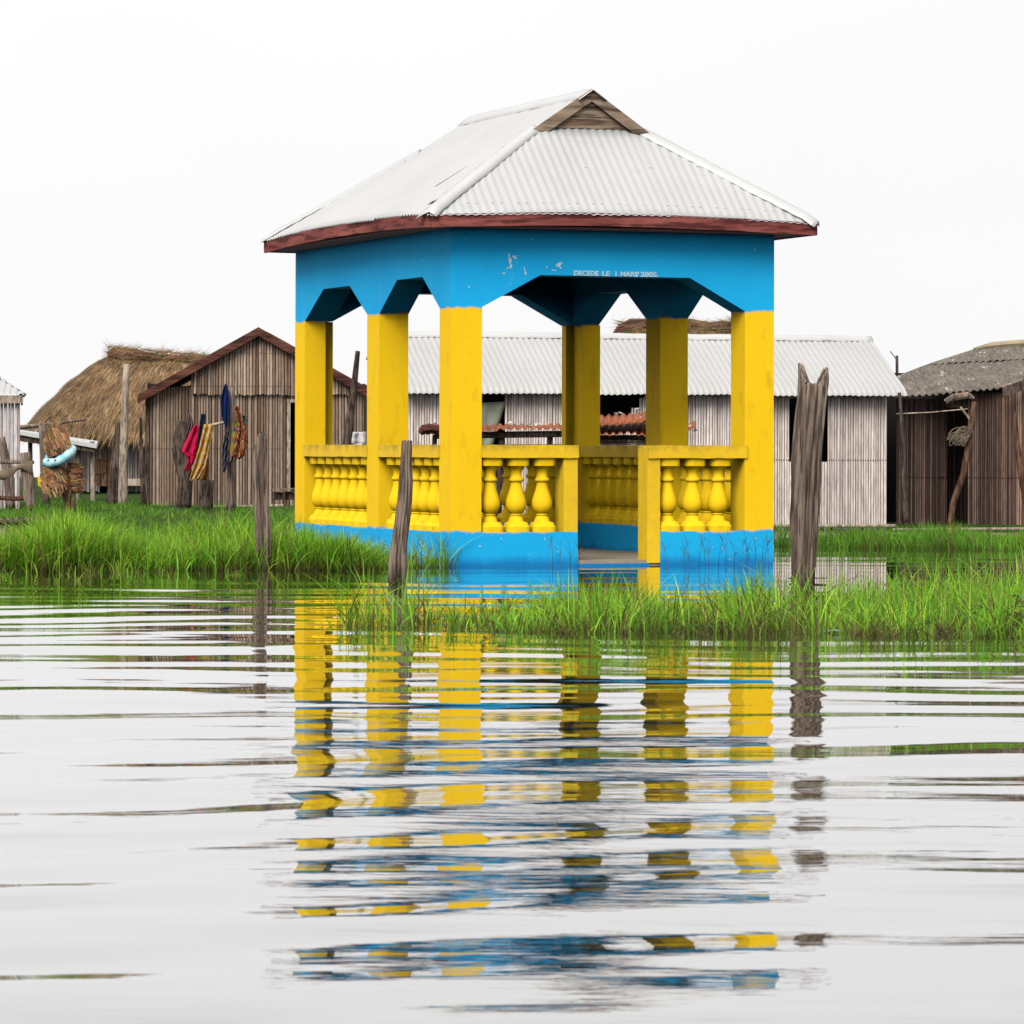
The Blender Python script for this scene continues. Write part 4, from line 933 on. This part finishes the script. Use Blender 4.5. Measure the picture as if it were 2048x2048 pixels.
# ---------------------------------------------------------------- posts and sticks
def stick(name, pts, rad, mat, label, cat, rough=.25, ridge=.3, n=12, sub=5, group=None, seed=1.0, parts=None):
    mb = MB(); mb.tube(pts, rad, n, rough=rough, ridge=ridge, sub=sub, seed=seed); o = mb.build(name, mat, None, smooth=True, origin=Vector(pts[0]))
    return tag(o, label, cat, group)
def weathered_post(name, base_Y, prof_px, topf, mat, label, seed, flat=.7, n=84, rows=110, base=-.25, wide=1.16):
    """broad weathered post: prof_px rows of (photo y, left x, right x); topf(angle)->extra height"""
    Y = base_Y; mb = MB(); vs = []; fs = []
    ysn = [p[0] for p in prof_px]; zs = [P(1024, y, Y).z for y in ysn]
    def at(z):
        lx = np.interp(-z, [-k for k in zs], [p[1] for p in prof_px]); rx = np.interp(-z, [-k for k in zs], [p[2] for p in prof_px]); return (lx+rx)/2, (rx-lx)/2
    ztop = zs[0]
    for i in range(n):
        th = 2*math.pi*i/n; top = ztop+topf(th)
        for j in range(rows+1):
            t = j/rows; z = base+(top-base)*t; cx, hw = at(min(z, ztop)); r = hw*Y/F
            c0, s0 = math.cos(th), math.sin(th)
            crack = max(0, nv(c0*4.6+seed, s0*4.6, z*.9+seed)-.06)*.95+max(0, nv(c0*12+seed, s0*12, z*2.2)-.1)*.55
            k = wide-crack+.10*nv(c0*2+seed, s0*2, z*2.2)+.05*nv(c0*11, s0*11, z*7+seed)
            if z > ztop-.02: k *= 1.0; c0 = c0 if abs(c0) > .8 else c0*.8
            vs.append((XP(cx, Y)+c0*r*k, Y+s0*r*k*flat, z))
    for i in range(n):
        for j in range(rows): a = i*(rows+1)+j; b = ((i+1) % n)*(rows+1)+j; fs.append((a, b, b+1, a+1))
    ctr = len(vs); cx, hw = at(ztop); vs.append((XP(cx, Y), Y, ztop-.07))
    for i in range(n): fs.append((i*(rows+1)+rows, ((i+1) % n)*(rows+1)+rows, ctr))
    mb.add(vs, fs); o = mb.build(name, mat, None, smooth=True, origin=(XP(prof_px[-1][1], Y), Y, 0)); return tag(o, label, 'post')
def lump(th, c, w_): 
    d = abs((th-c+math.pi) % (2*math.pi)-math.pi); return max(0, 1-d/w_)
weathered_post('weathered_post', 28.0, [(762, 1598, 1655), (800, 1596, 1652), (850, 1590, 1648), (925, 1584, 1641), (1000, 1581, 1638), (1060, 1582, 1635), (1100, 1583, 1632), (1200, 1586, 1628)],
    lambda th: .145*min(1, lump(th, math.pi, .62)*2.2)+.105*min(1, lump(th, 0, .85)*1.8)+.03*nv(th*6)-.012, 'driftwood', 'broad grey weathered post with jagged forked top, right of the pavilion', 2.0, wide=1.07)
weathered_post('weathered_post', 29.7, [(882, 805, 823), (930, 802, 822), (960, 800, 824), (1000, 797, 822), (1040, 792, 819), (1080, 786, 814), (1110, 781, 812), (1150, 778, 812), (1175, 781, 811)],
    lambda th: .01*nv(th*3), 'driftwood', 'leaning dark weathered post in the water before the left balustrade', 5.0)
weathered_post('weathered_post', 32.85, [(868, 516, 532), (880, 512, 533), (930, 507, 532), (980, 508, 534), (1040, 511, 540), (1090, 513, 542), (1145, 514, 542)],
    lambda th: .03*nv(th*2)+(-.10 if lump(th, math.pi, .9) > .2 else 0), 'driftwood', 'upright mottled post at the edge of the left grass, before the gable hut', 8.0)
stick('leaning_post', [P(368, 1015, 62), P(382, 935, 62), P(395, 880, 62), P(400, 842, 62)][:1]+[P(372, 960, 62), P(362, 900, 62), P(364, 842, 62)], [.10, .09, .11, .07], 'darkwood', 'dark knotted leaning post with burnt top, left of the crimson cloth', 'post', rough=.5)
stick('short_post', [P(412, 1022, 62), P(413, 960, 62)], [.10, .10], 'darkwood', 'short dark post under the yellow printed cloth', 'post')
LP = stick('laundry_post', [P(463, 1030, 61), P(463, 900, 61), P(460, 775, 61)], [.075, .07, .065], 'driftwood', 'tall pale bamboo post with clothes hung on both sides', 'post', ridge=.1)
stick('branch', [P(398, 852, 61), P(425, 850, 61), P(460, 842, 61)], [.02, .022, .02], 'bamboo', 'thin pale branch running from the laundry post, carrying the yellow cloth', 'branch', ridge=.1)
stick('bamboo_pole', [P(245, 1018, 66), P(247, 900, 66), P(252, 728, 66)], [.085, .075, .055], 'bamboo', 'tall pale bamboo pole tied beside a thick dark post', 'pole', ridge=.05)
stick('dark_post', [P(226, 1012, 66.5), P(233, 930, 66.5), P(240, 845, 66.5)], [.12, .105, .07], 'darkwood', 'thick dark post beside the tall pale bamboo pole', 'post')
stick('thin_post', [P(288, 1015, 65), P(283, 930, 65), P(281, 835, 65)], [.045, .035, .02], 'darkwood', 'thin dark post at the left corner of the gable hut', 'post')
stick('stick', [P(695, 905, 56), P(701, 830, 56), P(710, 760, 56), P(716, 702, 56)], [.07, .055, .04, .03], 'darkwood', 'tall crooked stick seen between the two left pavilion columns', 'stick', rough=.4)
stick('stick', [P(1812, 1045, 49.3), P(1806, 960, 49.3), P(1806, 880, 49.3), P(1800, 800, 49.3), P(1798, 785, 49.3)], [.04, .034, .028, .02, .02], 'darkwood', 'thin dark stick standing where the long hut meets the dark hut', 'stick', rough=.4)
stick('stick', [P(1795, 800, 53), P(1794, 711, 53)], [.02, .017], 'darkwood', 'twig tip rising above the right end of the long roof', 'stick')
stick('twig', [P(1794, 720, 53), P(1780, 702, 53)], [.008, .006], 'bamboo', 'fine bent twig beside the stick tip above the long roof', 'twig')
LN = stick('leaning_pole', [P(1899, 1054, 48.8), P(1906, 1005, 48.8), P(1926, 950, 48.8), P(1938, 880, 48.8), P(1948, 803, 48.8)], [.032, .036, .036, .036, .028], 'brownwood', 'crooked brown pole leaning before the dark doorway', 'pole', rough=.4)
stick('twig', [P(1942, 842, 48.8), P(1921, 814, 48.8)], [.015, .012], 'bamboo', 'short side twig on the pole leaning at the dark doorway', 'twig')
stick('leaning_pole', [P(2056, 1030, 49), P(2044, 960, 49), P(2034, 890, 49), P(2028, 825, 49)], [.03, .04, .035, .028], 'brownwood', 'brown pole leaning against the dark hut at the right edge', 'pole', rough=.4)
stick('clothes_line', [P(1792, 828, 49.6), P(1860, 825, 49.6), P(1935, 818, 49.6)], [.008, .008, .008], 'bamboo', 'thin pale line stretched under the eave of the dark hut', 'line', ridge=0)
# rope coil
mb = MB(); rc = random.Random(5)
for k in range(26):
    c = P(1920+rc.uniform(-12, 14), 868+rc.uniform(-4, 10), 48.7); R1, R2 = rc.uniform(.04, .10), rc.uniform(.05, .11); a0 = rc.uniform(0, 3)
    mb.tube([c+Vector((math.cos(t*.7)*R1*1.0, .03*math.sin(t+a0), math.sin(t*.7+a0)*R2)) for t in range(10)], .006, 5)
o = mb.build('rope_bundle', 'rope', None, origin=P(1920, 868, 48.7)); tag(o, 'tangled bundle of old rope hung on the leaning pole at the doorway', 'rope')
# left side fence bits
stick('driftwood_post', [P(62, 1022, 60), P(55, 960, 60), P(50, 905, 60)], [.06, .085, .06], 'driftwood', 'ragged grey driftwood post carrying the bent rail, left of the palm bundle', 'post', rough=.7, ridge=.8)
stick('driftwood_post', [P(22, 1020, 61), P(18, 950, 61), P(2, 875, 61)], [.06, .06, .05], 'driftwood', 'crooked driftwood post at the left edge of the picture', 'post', rough=.6, ridge=.6)
stick('rail_pole', [P(-20, 924, 60.2), P(30, 924, 60.2), P(68, 925, 60.2)], [.03, .03, .025], 'driftwood', 'upper grey rail between the driftwood posts', 'pole')
stick('rail_pole', [P(-20, 995, 60.2), P(30, 998, 60.2), P(55, 996, 60.2)], [.035, .035, .03], 'brownwood', 'lower brown rail between the driftwood posts', 'pole')
stick('rail_pole', [P(30, 857, 68), P(100, 848, 68), P(172, 839, 68)], [.03, .03, .018], 'driftwood', 'long slanting pole above the palm bundle', 'pole')
stick('rail_pole', [P(30, 853, 68.3), P(75, 850, 68.3)], [.025, .02], 'bamboo', 'short pale pole beside the long slanting pole', 'pole')
stick('stout_post', [P(92, 1018, 67), P(90, 930, 67), P(87, 850, 67)], [.07, .08, .075], 'driftwood', 'stout upright post under the slanting pole, behind the palm bundle', 'post')
stick('short_stake', [P(146, 1040, 59), P(147, 1000, 59)], [.04, .03], 'brownwood', 'short brown stake in grass right of the palm bundle foot', 'stake')
mb = MB(); vs = []; fs = []
for i in range(13):
    t = i/12; a = P(-10+75*t, 945-24*t, 59.9); b = P(-10+75*t, 952-(8 if t > .5 else -2)*t+8*math.sin(t*7), 59.9); vs += [a, a.lerp(b, .5)+Vector((0, -.03*math.sin(t*12), 0)), b]
for i in range(12):
    for j in range(2): fs.append((i*3+j, i*3+3+j, i*3+4+j, i*3+1+j))
mb.add(vs, fs); tag(mb.build('hanging_net', 'rope', None, solid=.006, smooth=True, origin=P(0, 950, 59.9)), 'brown rag hung across the rail at the left edge', 'cloth')
# palm leaf bundle with tube
pb = empty('palm_bundle', (XP(122, 59), 59, 0), 'brown palm leaf bundle wrapped by a speckled pale blue tube', 'bundle')
def leaf_lump(parent, name, ctr, rx, rz, N, seed, dirn, taper=0.0, cols=None):
    r = random.Random(seed); mb = MB(); cols = cols or [(.34, .185, .085), (.40, .23, .11), (.27, .135, .06), (.46, .28, .14), (.20, .095, .045)]
    for k in range(N):
        a = r.uniform(0, 2*math.pi); z = r.uniform(-1, 1); w_ = math.sqrt(max(0, 1-z*z*.8))*(1-taper*z); p = ctr+Vector((math.cos(a)*rx*w_, math.sin(a)*rx*.8*w_, z*rz))
        if abs(math.sin(a)) < .02: continue
        d = Vector((dirn[0]+r.uniform(-.15, .15), 0, dirn[1]+r.uniform(-.15, .15))).normalized()*r.uniform(.05, .15); w2 = Vector((-d.z, 0, d.x)).normalized()*r.uniform(.008, .02)
        p2 = p+d; 
        mb.add([p-w2, p+w2, p2+w2*.6+Vector((0, -.01, 0)), p2-w2*.6], [(0, 1, 2, 3)], tuple(x*r.uniform(.6, 1.25) for x in r.choice(cols)))
    vs = []; fs = []; n = 12
    for j in range(9):
        z = -1+2*j/8; w_ = math.sqrt(max(0.02, 1-z*z*.85))*(1-taper*z)*.93
        for i in range(n): a = 2*math.pi*i/n; vs.append(ctr+Vector((math.cos(a)*rx*w_, math.sin(a)*rx*.8*w_, z*rz*.97)))
    for j in range(8):
        for i in range(n): fs.append((j*n+i, j*n+(i+1) % n, (j+1)*n+(i+1) % n, (j+1)*n+i))
    fs += [tuple(range(n))[::-1], tuple(range(8*n, 9*n))]
    mb.add(vs, fs, (.13, .06, .03)); return mb.build(name, 'thatch', parent)
leaf_lump(pb, 'upper_leaves', P(118, 884, 59), .16, .25, 520, 1, (-.35, .9), taper=.66)
leaf_lump(pb, 'lower_leaves', P(106, 952, 59), .19, .23, 420, 2, (.45, -.9), taper=.12)
leaf_lump(pb, 'lower_leaves', P(142, 955, 59.1), .10, .22, 260, 3, (1, -.15), taper=.1)
mb = MB(); c = P(119, 917, 59); pts = []; rad = []
for k in range(25):
    a = 2*math.pi*k/24; pts.append(c+Vector((math.cos(a)*.185, math.sin(a)*.19, .05*math.cos(a)+(.14 if math.sin(a) > 0 else -.05)*abs(math.sin(a))+.06*max(0, math.cos(a))))); rad.append(.068+.008*math.sin(k*2.1)-.02*max(0, math.sin(2*math.pi*k/24)))
mb.tube(pts, rad, 12, rough=.1, cap=False); mb.build('tube_ring', 'ring', pb, smooth=True)
for x, t in ((129, 133), (139, 135)):
    mb = MB(); mb.tube([P(t, 1036, 59), P(x, 980, 59)], [.03, .04], 8, rough=.3, sub=3); mb.build('stem', 'brownwood', pb)
mb = MB(); a = P(75, 952, 61)
mb.add([a, a+Vector((.07, 0, -.02)), a+Vector((.17, 0, -.16)), a+Vector((.12, 0, -.20)), a+Vector((.01, 0, -.15))], [(0, 1, 2, 3, 4)]); tag(mb.build('plastic_sheet', 'yellow_plastic', None, solid=.03, origin=a), 'bright yellow plastic scrap hanging left of the palm bundle', 'plastic')
mb = MB(); mb.tube([P(-20, 1044, 52.5), P(60, 1042, 52.5), P(130, 1044, 52.5)], [.045, .05, .03], 10, rough=.3, sub=5); tag(mb.build('log', 'driftwood', None, origin=P(0, 1044, 52.5)), 'grey log lying at the water edge on the far left', 'log')

# ---------------------------------------------------------------- hanging clothes
def cloth(name, Y, rows, colf, label, seed=0, nx=10, mat='cloth_v'):
    """hanging cloth: rows of (photo y, left x, right x); folded in depth"""
    mb = MB(); vs = []; cs = []; fs = []; R = len(rows); ny = (R-1)*5
    for j in range(ny+1):
        k = j/5; i0 = min(int(k), R-2); f = k-i0; y, l, r = [rows[i0][m]*(1-f)+rows[i0+1][m]*f for m in range(3)]
        for i in range(nx+1):
            t = i/nx; p = P(l+(r-l)*t, y, Y); p.y += .035*math.sin(t*11+seed+j*.12)+.02*nv(t*3, j*.3, seed); p.z += .008*nv(t*4+seed, j*.5); vs.append(p); cs.append(colf(t, j/ny))
    for j in range(ny):
        for i in range(nx): a = j*(nx+1)+i; fs.append((a, a+1, a+nx+2, a+nx+1))
    mb.add(vs, fs, cs); o = mb.build(name, mat, None, smooth=True, solid=.006, origin=P(rows[0][1], rows[0][0], Y)); return tag(o, label, 'cloth')
cc = lambda c: (lambda t, s_: tuple(x*(.85+.3*nv(t*5, s_*3)) for x in c))
cloth('crimson_cloth', 61, [(850, 388, 397), (865, 381, 398), (890, 367, 396), (904, 363, 393), (912, 374, 391), (925, 376, 388), (942, 369, 376)], cc((.66, .012, .075)), 'crimson cloth hanging from the branch beside the leaning dark post', 1)
cloth('navy_cloth', 60.9, [(828, 402, 411), (845, 399, 410), (870, 397, 405), (900, 395, 399)], cc((.022, .035, .07)), 'narrow dark navy cloth hanging between the crimson and yellow cloths', 2)
def yp(t, s_):
    k = nv(t*6, s_*22, 1)+.25*math.sin(s_*60)-.1; return (.68, .50, .30) if k > .05 else (.60, .30, .045)
cloth('yellow_printed_cloth', 60.8, [(849, 408, 427), (870, 404, 424), (900, 397, 417), (930, 388, 411), (955, 381, 397), (961, 379, 389)], yp, 'long yellow and cream printed cloth folded over the branch', 3, nx=14)
cloth('brown_printed_cloth', 61.1, [(915, 405, 417), (935, 402, 416), (945, 396, 416), (960, 386, 416)], cc((.30, .13, .03)), 'brown printed cloth hanging behind the end of the yellow one', 3)
cloth('blue_shirt', 60.85, [(768, 450, 453), (780, 446, 456), (800, 442, 458), (832, 443, 458), (845, 449, 456), (862, 450, 453)], cc((.012, .030, .14)), 'deep blue cloth hung high on the left of the laundry post', 4)
cloth('striped_cloth', 60.8, [(862, 452, 458), (880, 448, 458), (905, 444, 457), (930, 444, 456), (945, 446, 450)], lambda t, s_: (.12, .13, .17) if math.sin(s_*30+t*9) > .35 else (.018, .02, .03), 'dark striped cloth hanging low on the laundry post', 5)
def gp(t, s_):
    k = nv(t*9, s_*11, 7); return (.07, .30, .02) if k > .12 else ((.42, .10, .02) if k > -.12 else (.02, .045, .14))
cloth('green_printed_cloth', 60.7, [(830, 480, 493), (845, 469, 495), (870, 463, 493), (900, 460, 488), (920, 459, 472), (924, 459, 466)], gp, 'green and orange printed cloth hanging right of the laundry post', 6, nx=16)
def bp_(t, s_):
    k = nv(t*11, s_*26, 3); return (.50, .30, .14) if k > .18 else ((.22, .045, .015) if k > -.2 else (.05, .015, .01))
cloth('brown_floral_cloth', 60.6, [(812, 468, 476), (830, 471, 482), (850, 474, 490), (870, 472, 494), (890, 468, 495), (912, 466, 488), (918, 468, 480)], bp_, 'brown floral ruffled cloth draped over the green printed cloth', 7, nx=16)
cloth('white_cloth', 56, [(864, 702, 732), (875, 700, 732), (886, 701, 732), (890, 706, 730)], cc((.80, .76, .78)), 'white cloth hanging between the two left pavilion columns', 8)
cloth('pink_cloth', 56.1, [(862, 698, 704), (875, 696, 703), (892, 694, 702)], cc((.45, .05, .10)), 'dark pink cloth beside the white one, seen through the pavilion', 9)
cloth('grey_rag', 61.2, [(826, 377, 381), (850, 378, 388), (870, 373, 384), (884, 369, 376)], cc((.20, .13, .14)), 'dull mauve rag above the crimson cloth', 10)
# basket and sack on the far side of the pavilion
bk = MB(); c = P(1008, 965, 47.3); vs = []; fs = []; n = 20
for j in range(14):
    t = j/13; r = .17*math.sin(math.pi*(.12+.8*t)); z = -.26+.52*t
    for i in range(n): a = 2*math.pi*i/n; k = 1+.05*((i+j) % 2); vs.append(c+Vector((math.cos(a)*r*k, math.sin(a)*r*k, z)))
for j in range(13):
    for i in range(n): fs.append((j*n+i, j*n+(i+1) % n, (j+1)*n+(i+1) % n, (j+1)*n+i))
bk.add(vs, fs+[tuple(range(n))[::-1]], (.24, .12, .07)); tag(bk.build('basket', 'thatch', None, origin=c-Zv*.26), 'brown woven basket seen between the front left balusters', 'basket')
bk = MB(); bk.tube([P(968, 1010, 47.2), P(970, 975, 47.2), P(974, 940, 47.2)], [.12, .15, .09], 14, rough=.4, sub=4); tag(bk.build('sack', 'litter', None, smooth=True, origin=P(968, 1000, 47.2)), 'pale grey sack seen behind the first front baluster', 'sack')

# ---------------------------------------------------------------- small things on the water
mb = MB(); r9 = random.Random(3)
for px, py in ((1040, 1252), (1052, 1250), (1064, 1254), (1074, 1250)):
    p = P(px, py, 22.6); p.z = .012; mb.tube([p+Vector((-.02, 0, -.01)), p+Vector((0, 0, .02)), p+Vector((.025, 0, -.012))], [.012, .026, .01], 8, rough=.9, sub=3, seed=px)
tag(mb.build('plastic_bag', 'bag', None, origin=(XP(1055, 22.6), 22.6, 0)), 'crumpled black plastic bag floating at the front edge of the grass strip', 'bag')
for i, (px, Y, lab) in enumerate(((1255, 21.8, 'small brown floating husk in front of the doorway reflection'), (1672, 21.9, 'pale green floating leaf below the broad forked post'), (1555, 22.3, 'small orange floating scrap left of the broad forked post'), (325, 32.2, 'small reddish floating scrap at the left bank edge'))):
    mb = MB(); x = XP(px, Y); n = 10; a_, b_ = (.045, .03) if i < 2 else (.03, .03)
    mb.add([(x+a_*math.cos(2*math.pi*k/n), Y+b_*math.sin(2*math.pi*k/n), .012+.004*math.sin(k*2)) for k in range(n)]+[(x, Y, .022)], [(k, (k+1) % n, n) for k in range(n)])
    tag(mb.build(['husk', 'leaf', 'scrap', 'scrap'][i], ['brownwood', 'tarp', 'rust', 'brownwood'][i], None, solid=0, origin=(x, Y, 0)), lab, ['husk', 'leaf', 'scrap', 'scrap'][i])
def weed(px, Y, seed, label, n=4, h=.2):
    r = random.Random(seed); x = XP(px, Y); t = empty('water_plant', (x, Y, 0), label, 'plant'); ms = MB(); ml = MB()
    for k in range(n):
        a = Vector((x+r.uniform(-.06, .06), Y+r.uniform(-.05, .05), -.04)); d = r.choice((-1, 1)); hh = h*r.uniform(.5, 1.1)
        b = a+Vector((d*r.uniform(.01, .05), 0, hh*.6)); c = b+Vector((d*r.uniform(.02, .06), 0, hh*.45)); e_ = c+Vector((d*r.uniform(.03, .07), 0, -hh*r.uniform(.05, .3)))
        ms.tube([a, b, c, e_], [.006, .006, .005, .003], 6, sub=3)
        for p in (b, c, e_, c.lerp(e_, .5)):
            for m_ in range(2):
                s_ = r.choice((-1, 1)); l = r.uniform(.03, .055); w_ = l*.35; u_ = Vector((s_, r.uniform(-.5, .5), r.uniform(-.5, .4))).normalized(); v_ = Vector((-u_.z, .3, u_.x)).normalized()
                ml.add([p, p+u_*l*.5+v_*w_*.5, p+u_*l, p+u_*l*.5-v_*w_*.5], [(0, 1, 2, 3)], (.10*r.uniform(.6, 1.2), .24*r.uniform(.6, 1.2), .04))
    ms.build('stem', 'brownwood', t, smooth=True); ml.build('leaves', 'blade', t)
weed(2000, 21.8, 1, 'tall dark stemmed water plant with curled leaves near right edge', 5, .26)
weed(1900, 21.9, 2, 'low curling water plant left of the tall dark stemmed one', 4, .12)
weed(1448, 22.0, 3, 'leafy curled water plant in front of the right plinth', 4, .10)
weed(1395, 22.1, 4, 'small leafy sprig left of the curled plant in the front strip', 3, .09)
